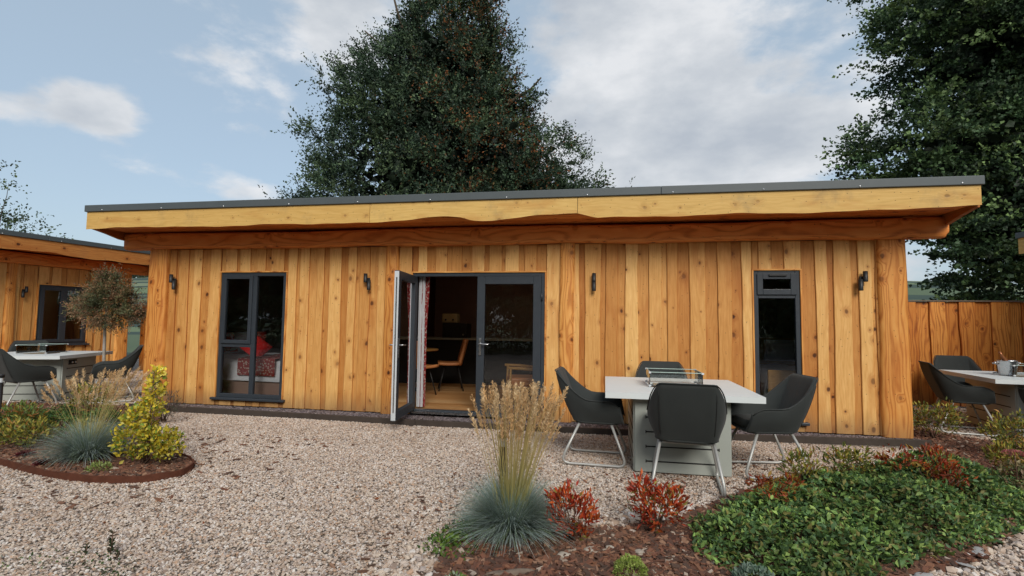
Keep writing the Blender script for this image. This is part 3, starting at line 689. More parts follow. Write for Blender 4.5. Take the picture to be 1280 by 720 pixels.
tag(a.build('bed_edging', M['corten']), 'rusty steel edging strip curving round the front of the left bed', 'garden edging')

# hills and meadow
def terrain():
    m, k, out = newmat('fields'); co = k.n('ShaderNodeTexCoord').outputs['Object']
    br = k.n('ShaderNodeTexVoronoi', i={'Vector': k.n('ShaderNodeVectorMath', operation='MULTIPLY', i={0: co, 1: (.9, 1.3, .4)}).outputs[0], 'Scale': .022})
    r = k.n('ShaderNodeSeparateColor', i={0: br.outputs['Color']}).outputs[0]
    c = k.ramp(r, [(0, (.09, .12, .05)), (.3, (.14, .18, .075)), (.6, (.19, .21, .11)), (.85, (.05, .075, .035))], 'CONSTANT')
    e = k.n('ShaderNodeTexVoronoi', feature='DISTANCE_TO_EDGE', i={'Vector': k.n('ShaderNodeVectorMath', operation='MULTIPLY', i={0: co, 1: (.9, 1.3, .4)}).outputs[0], 'Scale': .022}).outputs['Distance']
    c = k.mix(k.m('LESS_THAN', e, .10), c, (.018, .032, .02)); c = k.mix(k.m('MULTIPLY', k.noise(co, .3, 5), .5), c, (.06, .09, .04)); c = k.mix(.10, c, (.25, .32, .38))  # closing mix paints pale distance haze into the field colours
    b = k.n('ShaderNodeBsdfPrincipled', i={'Base Color': c, 'Roughness': .95, 'Specular IOR Level': .1}); k.nt.links.new(b.outputs[0], out.inputs[0])
    a = MB(); xs = list(np.concatenate([np.linspace(-1600, -400, 13)[:-1], np.linspace(-400, 400, 65), np.linspace(400, 1600, 13)[1:]])); ys = list(np.concatenate([np.linspace(-800, 0, 9)[:-1], np.linspace(0, 500, 51), np.linspace(500, 1500, 10)[1:]]))
    def hz(x, y):
        t = max(0, (y - 40) / 260); t = min(t, 1); s = t * t * (3 - 2 * t)
        h = s * (24 + 6 * math.sin(x * .006 + 1) + 4 * math.sin(x * .017) + 3 * math.sin(y * .013 + x * .01)) + max(0, y - 300) * .02
        if x > 0: h = h * (1 - .22 * min(1, x / 100))
        return h - .06
    a.grid([[(x, y, hz(x, y)) for y in ys] for x in xs], 0, None, 1, True, False)
    o = a.build('hills', m); return struct(o), hz
hl, HZ = terrain()

# ------------------------------------------------------------------ trees
def crown(ells, clumps, per, leafL, leafW, cols, accent=None, twig=.45, flat=.6, seed=0, clip=None):
    """leaf sprays on twigs spread through ellipsoid shells"""
    P = []; O = []
    vol = np.array([e[1][0] * e[1][1] * e[1][2] for e in ells]) ** .67; vol /= vol.sum()
    for i, (c, r) in enumerate(ells):
        n = int(clumps * vol[i]); d = rdir(n); rad_ = RNG.uniform(.55, 1.0, n) ** .5 * RNG.uniform(.88, 1.1, n)
        q = np.array(c) + d * rad_[:, None] * np.array(r); P.append(q); O.append(unit(d / np.array(r)))
    P = np.concatenate(P); O = np.concatenate(O)
    if clip is not None: kk = clip(P); P, O = P[kk], O[kk]
    n = len(P); nt = 5; tw = np.repeat(P, nt, 0); od = np.repeat(O, nt, 0)
    td = unit(od * .9 + RNG.normal(size=od.shape) * .75 * np.array([1, 1, flat]) + np.array([0, 0, .12])); tl = twig * RNG.uniform(.5, 1.3, len(tw))
    m = per // nt; t = np.tile(np.linspace(.1, 1, m), len(tw)); base = np.repeat(tw, m, 0); dd = np.repeat(td, m, 0); LL = np.repeat(tl, m)
    pos = base + dd * (t * LL)[:, None] + RNG.normal(size=base.shape) * leafL * .25; pos[:, 2] -= (t * LL) ** 2 * .25
    ld = unit(dd * .6 + rdir(len(pos)) * .9)
    cc = pick(cols, n, .12); cc = np.repeat(cc, nt * m, 0) * (1 + RNG.normal(size=(len(pos), 1)) * .18)
    dep = np.repeat(np.clip(RNG.normal(1, .18, n), .55, 1.5), nt * m)[:, None]; cc = cc * dep
    if accent is not None:
        f = accent(pos); mk = RNG.random(len(pos)) < f; cc[mk] = pick([(.20, .075, .02), (.14, .065, .02), (.26, .10, .03)], mk.sum(), .2)
    s = RNG.uniform(.7, 1.3, len(pos))
    return leaf_arrays(pos, ld, leafL * s, leafW * s, cc, .2, .12), P
def limbs(base, top, r0, targets, parent, mat, bend=.6):
    a = MB(); b = Vector(base); t = Vector(top); n = 8; tr = [b.lerp(t, i / n) + Vector((math.sin(i * 1.3) * .12, math.cos(i * 1.1) * .1, 0)) for i in range(n + 1)]
    a.tube(tr, [r0 * (1.25 if i == 0 else 1 - .75 * i / n) for i in range(n + 1)], 12); a.build('trunk', mat, parent)
    for j, q in enumerate(targets):
        q = Vector(q); f = random.uniform(.15, .75); s = b.lerp(t, f); a = MB(); m = 7; pts_ = []
        for i in range(m + 1):
            u = i / m; p_ = s.lerp(q, u); p_.z += bend * math.sin(u * math.pi) * .5; p_ += Vector((random.uniform(-.1, .1), random.uniform(-.1, .1), random.uniform(-.08, .08))) * (1 if 0 < i < m else 0); pts_.append(p_)
        a.tube(pts_, [r0 * .42 * (1 - .85 * i / m) for i in range(m + 1)], 7); a.build('limb', mat, parent)
# big dark evergreen behind the cabin (direction limits x/y: -0.67..0.02)
TY = 18.0
tr = empty('evergreen_tree', (-5.3, TY, 0), 'tall dark evergreen tree with rusty tinged foliage rising behind the middle cabin', 'tree')
E1 = []
def prof(z):   # half extents left/right at height z (from the photograph's outline)
    zz = [2, 4.5, 6, 8, 9.6, 11, 12.5, 14.5, 16.5]; L = [-11.3, -11.4, -11.6, -11.0, -11.2, -8.9, -7.6, -6.6, -5.4]; R = [1.2, 1.0, .1, -1.6, -2.7, -3.2, -3.7, -4.1, -4.6]
    return np.interp(z, zz, L), np.interp(z, zz, R)
lc_, pc_ = [], []
n = 2300; zs = RNG.uniform(2.5, 16.3, n * 2); keep = RNG.random(n * 2) < np.clip((17.5 - zs) / 12, .25, 1); zs = zs[keep][:n]; n = len(zs)
Lx, Rx = prof(zs); ph = RNG.uniform(0, 2 * np.pi, n); rr_ = RNG.uniform(.3, 1, n) ** .35
lump = 1 + .13 * np.sin(ph * 5 + zs * 1.9) + .09 * np.sin(ph * 3 - zs * 3.1)
cx = (Lx + Rx) / 2; hw = (Rx - Lx) / 2 - .35; xx = cx + np.cos(ph) * hw * rr_ * np.clip(lump, .75, 1.13); yy = TY + np.sin(ph) * hw * .85 * rr_ * lump
Pc = np.stack([xx, yy, zs], 1)
# thin the windward left side, which shows sky between its sprays
thin = (Pc[:, 0] < -9.2) & (Pc[:, 2] > 6) & (RNG.random(n) < .62); Pc = Pc[~thin]
Oc = unit(np.stack([Pc[:, 0] - np.interp(Pc[:, 2], [2, 16], [-5.5, -5]), Pc[:, 1] - TY, np.full(len(Pc), 1.2)], 1))
def sprays(Pc, Oc, nt, m, twig, lL, lW, cols, accent=None, up=.15, spread=.7, var=.2, flat=1.0, shadefn=None):
    n = len(Pc); tw = np.repeat(Pc, nt, 0); od = np.repeat(Oc, nt, 0); td = unit(od * .9 + RNG.normal(size=od.shape) * spread * np.array([1, 1, flat]) + np.array([0, 0, up]))
    tl = twig * RNG.uniform(.4, 1.35, len(tw)); t = np.tile(np.linspace(.08, 1, m), len(tw)); base = np.repeat(tw, m, 0); dd = np.repeat(td, m, 0); LL = np.repeat(tl, m)
    pos = base + dd * (t * LL)[:, None] + RNG.normal(size=base.shape) * lL * .3
    ld = unit(dd * .8 + rdir(len(pos)) * .8); ct = pick(cols, n, .1) * np.clip(RNG.normal(1, .25, (n, 1)), .45, 1.7); cc = np.repeat(ct, nt * m, 0) * (1 + RNG.normal(size=(len(pos), 1)) * var)
    if accent is not None:
        f = accent(pos, np.repeat(RNG.random(n), nt * m)); mk = RNG.random(len(pos)) < f; cc[mk] = pick([(.17, .06, .018), (.11, .055, .02), (.24, .085, .025), (.09, .06, .02)], int(mk.sum()), .2)
    s = RNG.uniform(.65, 1.3, len(pos))
    return leaf_arrays(pos, ld, lL * s, lW * s, cc, .2, .1)
def acc1(p, r):
    x = p[:, 0]; z = p[:, 2]; f = np.exp(-((x + 3.6 + (z - 9) * .12) / 1.7) ** 2) * (z > 3) * .55
    return f * np.clip((r - .45) * 3, 0, 1)
V, F, C = sprays(Pc, Oc, 8, 14, .68, .092, .052, [(.052, .088, .046), (.036, .064, .038), (.08, .12, .056), (.028, .05, .03)], acc1)
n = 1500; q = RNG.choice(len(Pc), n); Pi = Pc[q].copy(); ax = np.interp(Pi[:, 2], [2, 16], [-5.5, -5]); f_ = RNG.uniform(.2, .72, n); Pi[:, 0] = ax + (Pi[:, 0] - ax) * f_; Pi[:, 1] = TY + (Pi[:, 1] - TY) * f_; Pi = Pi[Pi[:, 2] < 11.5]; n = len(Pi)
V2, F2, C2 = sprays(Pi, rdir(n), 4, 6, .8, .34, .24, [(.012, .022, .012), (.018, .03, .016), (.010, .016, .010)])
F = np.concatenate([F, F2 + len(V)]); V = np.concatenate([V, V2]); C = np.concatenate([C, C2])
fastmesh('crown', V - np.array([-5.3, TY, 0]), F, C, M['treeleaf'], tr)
limbs((0, 0, 0), (.1, .5, 13.0), .38, [(-4.8, -1, 10), (-4.4, -1.5, 7), (-3.4, -1, 12), (4.0, -1, 6.2), (3.2, -1.5, 9.5), (1.0, -1.0, 10.5), (-2, -2, 13), (-5.2, 0, 9.3)], tr, M['bark'])

# sycamore on the right
SX, SY = 13.2, 16.5
sy = empty('sycamore_tree', (SX, SY, 0), 'large spreading broadleaf tree filling the right side behind the fence', 'tree')
ells = [((15.4, 16.5, 13), (7.2, 6, 6.5)), ((9.6, 15.5, 8.9), (2.1, 2.2, 1.5)), ((8.4, 15.0, 6.2), (1.9, 1.8, 1.1)), ((12.5, 15.6, 6.2), (3.6, 3.4, 3.4)), ((10.9, 15.4, 11.2), (2.3, 2.3, 2.0)), ((11.6, 14.5, 3.9), (4.3, 2.8, 2.0)), ((15.5, 15, 4.5), (5, 4, 3.5)), ((8.3, 15.0, 9.55), (1.0, 1.1, .55)), ((9.6, 15.2, 12.9), (1.3, 1.4, .7)), ((7.1, 15, 5.7), (.9, 1.0, .55)), ((9.2, 15.6, 3.3), (1.6, 2.0, 1.3))]
Pc = []; Oc = []; vol = np.array([(e[1][0] * e[1][1] * e[1][2]) ** .6 for e in ells]); vol /= vol.sum()
for (c, r), v_ in zip(ells, vol):
    n = int(3100 * v_); d = rdir(n); rr_ = RNG.uniform(.2, 1, n) ** .33; lump = 1 + .12 * np.sin(d[:, 0] * 7 + c[0]) * np.cos(d[:, 2] * 6)
    Pc.append(np.array(c) + d * (rr_ * lump)[:, None] * np.array(r)); Oc.append(unit(d + np.array([0, -.2, .1])))
Pc = np.concatenate(Pc); Oc = np.concatenate(Oc); Pc[:, 2] = np.round(Pc[:, 2] / .55) * .55 * .6 + Pc[:, 2] * .4     # layered foliage
kp = ~((Pc[:, 0] / Pc[:, 1] < .575) & (Pc[:, 2] < 3.7)) & (Pc[:, 2] > 1.2) & (Pc[:, 0] < 21) & (Pc[:, 1] < 19.5); Pc, Oc = Pc[kp], Oc[kp]
V, F, C = sprays(Pc, Oc, 8, 13, .74, .095, .078, [(.078, .135, .052), (.050, .09, .04), (.115, .175, .062), (.036, .066, .034)], None, .0, .9, .22, .35)
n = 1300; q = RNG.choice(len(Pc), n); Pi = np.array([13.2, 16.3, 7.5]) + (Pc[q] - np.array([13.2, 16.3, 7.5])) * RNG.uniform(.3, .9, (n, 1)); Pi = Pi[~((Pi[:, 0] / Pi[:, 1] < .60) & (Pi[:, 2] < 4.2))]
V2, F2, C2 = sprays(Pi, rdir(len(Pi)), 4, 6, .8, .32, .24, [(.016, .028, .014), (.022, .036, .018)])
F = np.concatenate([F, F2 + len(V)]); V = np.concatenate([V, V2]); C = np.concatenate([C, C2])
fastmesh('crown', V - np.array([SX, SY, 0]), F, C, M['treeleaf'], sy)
limbs((0, 0, 0), (1.2, 0, 12), .42, [(-4.6, -1, 6.0), (-3.6, -1, 8.9), (-2.2, -1, 11.2), (-4, -1, 4), (3, -1, 7), (-1.5, -2.5, 7.5), (-3, -1, 12.6)], sy, M['bark'], 1.4)

# thin birch at the far left
bt = empty('birch_tree', (-22.6, 15.5, 0), 'sparse small-leaved tree poking above the roof of the left cabin', 'tree')
Pc = []
for i in range(210):
    z = RNG.uniform(4.0, 7.0) if i % 2 else RNG.uniform(4.0, 5.1); hw = np.interp(z, [4.3, 5.2, 6.2, 7.4], [2.1, 1.2, .8, .5]); Pc.append((-22.7 + RNG.uniform(-1, 1) * hw, 15 + RNG.uniform(-1, 1) * hw, z))
Pc = np.array(Pc); V, F, C = sprays(Pc, unit(Pc - np.array([-22.6, 15.5, 3.5])), 2, 6, .45, .10, .065, [(.05, .08, .03), (.07, .10, .035), (.04, .06, .03)])
fastmesh('crown', V - np.array([-22.6, 15.5, 0]), F, C, M['treeleaf'], bt)
limbs((0, 0, 0), (-.3, 0, 6.6), .09, [(-1, 0, 5), (1.0, 0, 4.9), (.4, 0, 6.4), (-.6, 0, 6.6), (1.4, -.3, 4.5)], bt, M['bark'], .3)
# distant trees on the ridge
for i, (x, y, s) in enumerate([(-322, 300, 7), (-313, 300, 6), (-303, 296, 5), (-290, 250, 6), (-297, 262, 5)]):
    z = HZ(x, y); t = empty('hill_tree', (x, y, z), ['rounded tree on the skyline of the far hill, leftmost of the gap', 'rounded tree on the skyline of the far hill, beside the leftmost one', 'small tree on the skyline of the far hill nearest the middle cabin', 'darker tree standing lower on the far hill, right side of the gap', 'dark tree below the skyline of the far hill, left of the darker one'][i], 'tree', 'trees on the far hillside')
    V, F, C = sprays(rdir(60) * np.array([s, s, s * .7]) * .7 + np.array([0, 0, s * .9]), rdir(60), 3, 6, s * .3, s * .16, s * .12, [(.05, .075, .045), (.06, .085, .05)])
    fastmesh('crown', V, F, C, M['treeleaf'], t); a = MB(); a.tube([(0, 0, -.5), (0, 0, s * .8)], [.5, .3], 6); a.build('trunk', M['bark'], t)
# garden behind the camera (seen in the glass)
for i, (x, y, s) in enumerate([(-9, -13, 3.6), (-3.2, -15, 4.2), (3, -13, 3.8), (9, -14, 4), (-15.5, -13, 4.2), (-22, -12, 4), (-28, -10, 4), (15, -13, 4)]):
    t = empty('garden_tree', (x, y, 0), ['round garden tree behind the viewpoint, leftmost of the row', 'tallest garden tree behind the viewpoint, second in the row', 'garden tree behind the viewpoint, third in the row', 'garden tree behind the viewpoint, fourth in the row', 'garden tree behind the viewpoint, just left of the round one', 'garden tree behind the viewpoint, far towards the left cabin', 'garden tree behind the viewpoint, last one on the left cabin side', 'garden tree behind the viewpoint, last one on the right cabin side'][i], 'tree', 'trees across the garden')
    V, F, C = sprays(rdir(420) * np.array([s, s, s * .85]) * RNG.uniform(.6, 1, (420, 1)) + np.array([0, 0, s * 1.15]), rdir(420), 4, 6, .9, .5, .36, [(.07, .11, .05), (.10, .13, .06)])
    fastmesh('crown', V, F, C, M['treeleaf'], t); a = MB(); a.tube([(0, 0, -.05), (.1, 0, s)], [.3, .18], 8); a.build('trunk', M['bark'], t)
n = 30000; P = np.stack([RNG.uniform(-30, 16, n), RNG.uniform(-9.5, -8.1, n), RNG.uniform(0.05, 2.4, n) + .15 * RNG.random(n)], 1)
V, F, C = leaf_arrays(P, rdir(n), .16, .12, pick([(.07, .12, .04), (.12, .15, .06)], n)); o = fastmesh('garden_hedge', V, F, C, M['leaf']); tag(o, 'clipped green hedge behind the viewpoint, mirrored in the glass', 'hedge')

# ------------------------------------------------------------------ furniture
def make_chair(label, group):   # built 12 mm up so that the runners rest on the stones, not in them
    t = empty('tub_chair', (0, 0, 0), label, 'chair', group)
    # chair faces +X. rim(s): s in -1..1 runs right arm front -> back -> left arm front
    NU, H = 40, 8
    def plan(s, hwid, xb, xf, rnd):
        a = abs(s); sg = 1 if s > 0 else -1
        # arc-length-like param: back straight, corner, arm
        if a < .30: return xb, sg * hwid * (a / .30) * .74
        if a < .55:
            q = (a - .30) / .25 * math.pi / 2; return xb + rnd * (1 - math.cos(q)), sg * (hwid * .74 + (hwid * .26) * math.sin(q))
        q = (a - .55) / .45; return xb + rnd + (xf - xb - rnd) * q, sg * hwid
    outer, inner = [], []
    th = .042
    for i in range(NU + 1):
        s = -1 + 2 * i / NU; a = abs(s)
        bx, by = plan(s, .255, -.21, .27, .12); tx, ty = plan(s, .325, -.40, .255, .16)
        back = 1 - np.clip((a - .32) / .42, 0, 1); back = back * back * (3 - 2 * back)
        zt = .625 + (.90 - .625) * back - .055 * max(0, (a - .86) / .14) ** 2
        tx = tx + .0; ty = ty * (1 - .17 * back)
        if a > .93: tx -= .02 * (a - .93) / .07
        cen = Vector((.05, 0, 0)); ro, ri = [], []
        for j in range(H + 1):
            v = j / H; bul = math.sin(v * math.pi) * .018
            p_ = Vector((bx + (tx - bx) * v, by + (ty - by) * v, .415 + (zt - .415) * v))
            nrm = Vector((0, 0, 0)); 
            if a < .55: ang_ = (a - .30) / .25 * math.pi / 2 if a > .3 else 0; nrm = Vector((-math.cos(ang_), math.copysign(math.sin(ang_), s), 0))
            else: nrm = Vector((0, math.copysign(1, s), 0))
            ro.append(p_ + nrm * bul)
            gr = .006 * (abs(math.sin(s * 26)) ** .5) if a < .6 else 0
            ri.append(p_ - nrm * (th + (-.004 + gr if v > .2 else 0)) + Vector((0, 0, -.004)))
        outer.append(ro); inner.append(ri)
    P = []
    for ro, ri in zip(outer, inner):
        top = (ro[-1] + ri[-1]) / 2 + Vector((0, 0, .016)); P.append(ro + [top] + ri[::-1])
    a = MB(); a.grid(P, 0, None, 1, True)
    for e in (0, -1):   # rounded front ends of the arms
        row = P[e]; c = [Vector((q.x + .022, q.y, q.z)) * 1.0 for q in row]; mid = [(row[j] + row[len(row) - 1 - j]) / 2 + Vector((.02, 0, 0)) for j in range(len(row))]
        mm = len(row) // 2 + 1; A = row[:mm]; B = row[::-1][:mm]; G = [[A[j], (A[j] + B[j]) / 2 + Vector((.022, 0, 0)), B[j]] for j in range(mm)]
        a.grid(G, 0, None, 1, True, e == 0)
    sh = a.build('shell', M['fabric'], t, 0, 2, 1)
    a = MB(); a.tube([o_[-1] + Vector((0, 0, .006)) for o_ in outer], .0055, 6); a.build('piping', M['fabric'], sh)
    for si in (13, 27):
        a = MB(); a.tube([outer[si][j] + (outer[si][j] - Vector((.05, 0, outer[si][j].z))).normalized() * .0005 for j in range(1, H)], .0028, 5); a.build('seam', M['slot'], sh)
    # seat base + cushion
    a = MB(); n = 28
    def slab(z0, z1, hx0, hx1, hy, r):
        pr = []
        for z, ins in ((z0, .03), (z0 + .02, .0), (z1 - .025, .0), (z1, .035)):
            row = []
            for j in range(n):
                q = 2 * math.pi * j / n; c, s = math.cos(q), math.sin(q); e = .4
                row.append(((hx0 + hx1) / 2 + ((hx1 - hx0) / 2 - ins) * math.copysign(abs(c) ** e, c), (hy - ins) * math.copysign(abs(s) ** e, s), z))
            pr.append(row + [row[0]])
        a.grid(pr, 0, None, 1, True, True); a.add(pr[-1][:-1], [tuple(range(n))], 0, None, 1, True); a.add(pr[0][:-1], [tuple(range(n))[::-1]], 0, None, 1, True)
    slab(.395, .44, -.215, .275, .262, .05); a.build('seat_base', M['fabric'], t)
    a = MB(); slab(.43, .505, -.2, .268, .225, .05); a.build('cushion', M['fabric'], t)
    for sg in (-1, 1):
        yb, yt = sg * .275, sg * .215; pts = []
        raw = [(.17, yt, .395), (.285, yb, .06), (.30, yb, .02), (.275, yb, .012), (-.29, yb, .012), (-.315, yb, .02), (-.30, yb, .06), (-.15, yt, .395)]
        raw = [(.16, yt, .395), (.272, yb * .985, .115), (.287, yb, .070), (.286, yb, .042), (.27, yb, .022), (.24, yb, .0135), (-.24, yb, .0135), (-.28, yb, .022), (-.30, yb, .042), (-.301, yb, .07), (-.285, yb * .985, .115), (-.15, yt, .395)]
        a = MB(); a.tube(raw, .013, 10); a.build('leg', M['paint'], t)
    for x in (.16, -.15): a = MB(); a.tube([(x, -.225, .388), (x, .225, .388)], .010, 8); a.build('crossbar', M['paint'], t)
    return t
GC = 'charcoal tub chairs around the fire pit tables'
ch = make_chair('charcoal tub chair at the left side of the middle table, seen from its side', GC)
ch.location = (-.09, 5.44, .014); ch.rotation_euler = (0, 0, rad(-3))
copy_tree(ch, (.69, 4.75, .014), rad(84), 'charcoal tub chair nearest the viewer at the middle table, its back turned to us')
copy_tree(ch, (1.50, 5.36, .014), rad(188), 'charcoal tub chair at the right side of the middle table, facing left')
copy_tree(ch, (.67, 6.45, .014), rad(-93), 'charcoal tub chair on the far side of the middle table, behind the glass guard')
copy_tree(ch, (-8.70, 6.50, .014), rad(74), 'charcoal tub chair cut by the left edge of the picture')
copy_tree(ch, (-8.08, 7.34, .014), rad(228), 'charcoal tub chair at the right of the left-hand table, beside the topiary tree')
copy_tree(ch, (-10.7, 8.05, .014), rad(-35), 'charcoal tub chair on the far side of the left-hand table, only its back rim showing')
copy_tree(ch, (4.72, 8.0, .014), rad(-14), 'charcoal tub chair at the left of the fence table, beside the cabin corner')
copy_tree(ch, (5.72, 9.62, .014), rad(-100), 'charcoal tub chair behind the ice bucket table, against the fence')
copy_tree(ch, (5.42, 7.42, .014), rad(82), 'charcoal tub chair cut by the right edge of the picture, tucked under the table')

def make_table(label):
    t = empty('fire_pit_table', (0, 0, 0), label, 'table', 'grey square fire pit tables')
    hx, hy = .70, .72
    a = MB(); o_, i_ = (hx, hy), (.25, .21)
    X = [-hx, -.25, .25, hx]; Yv = [-hy, -.21, .21, hy]
    a.box(-hx, hx, -hy, -.21, .705, .76); a.box(-hx, hx, .21, hy, .705, .76); a.box(-hx, -.25, -.21, .21, .705, .76); a.box(.25, hx, -.21, .21, .705, .76)
    top = a.build('tabletop', M['ttop'], t)
    a = MB(); a.box(-.249, .249, -.209, .209, .70, .742); bp = a.build('burner_tray', M['slot'], t)
    a = MB(); a.box(-.20, .20, -.15, .15, .743, .764); a.build('burner_lid', M['burner'], bp, .003)
    px, py = .425, .60
    a = MB(); a.box(-px, px, -py, py, .02, .70); pd = a.build('pedestal', M['ped'], t, .004)
    for sx in (-1, 1): a = MB(); a.box(px + .0005 if sx > 0 else -px - .012, px + .012 if sx > 0 else -px - .0005, -py + .02, py - .02, .02, .70); a.build('side_panel', M['ped'], pd, .003)
    a = MB()
    for z in (.12, .255, .39, .525):
        for sy in (-1, 1):
            y0, y1 = (-py - .0025, -py + .01) if sy < 0 else (py - .01, py + .0025)
            a.box(-px + .10, px - .10, y0, y1, z - .006, z + .006); 
            for xx in (-px + .10, px - .10): a.box(xx - .004, xx + .004, y0 - .001, y1, z - .014, z + .014)
        for sx in (-1, 1):
            x0_, x1_ = (-px - .0155, -px - .005) if sx < 0 else (px + .005, px + .0155)
            a.box(x0_, x1_, -py + .12, py - .12, z - .006, z + .006)
    a.build('vent_slot', M['slot'], pd)
    a = MB(); a.box(-px + .13, -px + .33, -py - .006, -py + .01, .585, .665); cp = a.build('control_panel', M['slot'], pd, .003)
    a = MB()
    for xx in (-px + .19, -px + .27):
        a.tube([(xx, -py - .006, .625), (xx, -py - .03, .625)], .017, 12)
    a.build('knob', M['steel'], cp)
    gx, gy = .255, .225; g = empty('glass_guard', (0, 0, 0), '', ''); del g['label']; del g['category']; g.parent = t
    for (x0, x1, y0, y1) in ((-gx, gx, -gy - .003, -gy + .003), (-gx, gx, gy - .003, gy + .003), (-gx - .003, -gx + .003, -gy + .006, gy - .006), (gx - .003, gx + .003, -gy + .006, gy - .006)):
        a = MB(); a.box(x0, x1, y0, y1, .772, .908); pn = a.build('pane', M['clear'], g); a = MB(); a.box(x0, x1, y0, y1, .909, .915); a.build('polished_edge', M['edge'], pn)
    for sx in (-1, 1):
        for sy in (-1, 1):
            for z in (.766, .898): a = MB(); a.box(sx * gx - .012, sx * gx + .012, sy * gy - .012, sy * gy + .012, z, z + .018); a.build('clip', M['white'], g, .003)
    return t
tb = make_table('grey fire pit table with a low glass guard, in front of the middle cabin')
tb.location = (.701, 5.665, 0)
copy_tree(tb, (-9.58, 7.39, 0), 1.9, 'grey fire pit table in front of the left-hand cabin, partly behind the tall grass')
tr_ = copy_tree(tb, (5.60, 8.14, 0), -.12, 'grey fire pit table carrying the ice bucket, beside the fence')
# table ware
t = empty('ice_bucket', (5.36, 8.12, .765), 'steel ice bucket with the neck of a bottle sticking out, on the right-hand table', 'ice bucket')
a = MB(); a.lathe([(0, 0), (.085, 0), (.088, .01), (.108, .19), (.115, .2), (.108, .2), (.10, .19), (.083, .02), (0, .02)], n=28); a.build('bucket', M['steel'], t)
for sx in (-1, 1): a = MB(); a.tube([(sx * .105, 0, .15), (sx * .135, 0, .15), (sx * .145, 0, .165)], .008, 8); a.lathe([(0, 0), (.016, .01), (.016, .02), (0, .03)], (sx * .145, 0, .15), 10); a.build('handle', M['steel'], t)
o = MB(); o.tube([(.03, 0, .06), (-.02, .0, .19), (-.065, 0, .275), (-.085, 0, .31)], [.038, .032, .014, .015], 12); b_ = o.build('wine_bottle', M['copper']); b_.location = (5.36, 8.12, .765); tag(b_, 'copper foiled bottle neck leaning in the steel ice bucket', 'bottle')
for (x, y), lb in (((5.50, 7.98), 'stemmed wine glass right beside the ice bucket'), ((5.60, 7.99), 'stemmed wine glass at the right edge, second from the ice bucket')):
    t = empty('wine_glass', (x, y, .765), lb, 'wine glass', 'stemmed wine glasses on the right-hand table')
    a = MB(); a.lathe([(0, .003), (.034, .002), (.034, .004), (.005, .010), (.004, .085)], n=20); a.build('stem', M['clear'], t)
    a = MB(); a.lathe([(.004, .085), (.022, .095), (.037, .125), (.038, .15), (.031, .19), (.030, .19), (.036, .15), (.035, .126), (.02, .097), (0, .092)], n=20); a.build('bowl', M['clear'], t)

# bollard lights in the beds
for (x, y, h), lb in (((-.71, 3.66, .62), 'slim black bollard light standing among the front grass stalks'), ((-7.50, 5.32, .66), 'black bollard light at the left edge of the picture')):
    t = empty('bollard_light', (x, y, 0), lb, 'bollard light', 'black bollard lights in the beds')
    a = MB(); a.lathe([(0, 0), (.05, 0), (.05, .012), (.028, .014), (.028, h - .1)], n=16); a.build('post', M['black'], t)
    a = MB(); a.lathe([(.024, h - .1), (.024, h - .04)], n=16); a.build('lens', M['white'], t)
    a = MB(); a.lathe([(0, h), (.032, h - .002), (.034, h - .01), (.034, h - .04), (.0, h - .04)], n=16); a.build('cap', M['black'], t)

# ------------------------------------------------------------------ interior
def bed(loc, rz, label, wid, pill, blanket):
    t = empty('bed', loc, label, 'bed', None, rz)
    a = MB(); a.box(-wid / 2, wid / 2, -1, 1, .0, .28); a.build('base', M['plast'], t, .02)
    a = MB(); n, m = 24, 24; P = []
    for i in range(n + 1):
        row = []
        for j in range(m + 1):
            u, v = i / n * 2 - 1, j / m * 2 - 1; e = max(abs(u), abs(v)); z = .60 - .10 * max(0, (e - .85) / .15) ** 2 + .02 * math.sin(u * 7 + v * 4) * (1 - e ** 4) + .012 * math.sin(v * 13 + u * 3)
            if e >= .999: z = .27
            row.append((u * (wid / 2 + .04), v * 1.03, z))
        P.append(row)
    a.grid(P); a.build('duvet', M['bedwhite'], t)
    a = MB(); a.box(-wid / 2, wid / 2, .99, 1.06, 0, 1.05); a.build('headboard', M['oak'] if not blanket else M['plast'], t, .02)
    for q, (x, mt) in enumerate(pill):
        a = MB(); P = []
        for i in range(13):
            row = []
            for j in range(13):
                u, v = i / 6 - 1, j / 6 - 1; th = .09 * (max(0, 1 - u ** 4) * max(0, 1 - v ** 4)) ** .5; row.append((x + u * .27, .72 - .12 + th * .9 + .10 * (v + 1) * .5, .66 + (v + 1) * .17 + th * -.3 + .02))
            P.append(row)
        a.grid(P); a.grid([[(p[0], 1.30 - p[1] + .02, p[2]) for p in r] for r in P]); a.build('pillow', M[mt], t)
    if blanket:
        a = MB(); P = [[(x, y, .635 + .01 * math.sin(x * 9)) for x in np.linspace(-wid / 2 - .06, wid / 2 + .06, 12)] for y in np.linspace(-.75, -.05, 8)]; P = [[(-wid / 2 - .062, r_[0][1], .36), (-wid / 2 - .062, r_[0][1], .60)] + r_ for r_ in P]; a.grid(P); a.build('throw', M['pattern'], t)
    else:
        a = MB(); a.box(-wid / 2, wid / 2, -1.1, -1.05, 0, .66); a.build('footboard', M['oak'], t, .015)
bed((-5.80, Y0 + 1.15, .14), rad(86), 'double bed with red cushions seen through the tall left window', 1.5, [(-.36, 'red'), (.36, 'red'), (-.1, 'bedwhite')], True)
o = MB(); P = [[(u * .18, -.05 + .07 * (max(0, 1 - u ** 4) * max(0, 1 - v ** 4)) ** .5,   .18 * v) for v in np.linspace(-1, 1, 11)] for u in np.linspace(-1, 1, 11)]; o.grid(P); o.grid([[(p[0], -.1 - p[1], p[2]) for p in r] for r in P]); cu = o.build('cushion', M['red']); cu.location = (-5.80, Y0 + .75, .90); cu.rotation_euler = (rad(-40), rad(38), rad(20)); tag(cu, 'bright red scatter cushion lying on the bed behind the tall left window', 'cushion')
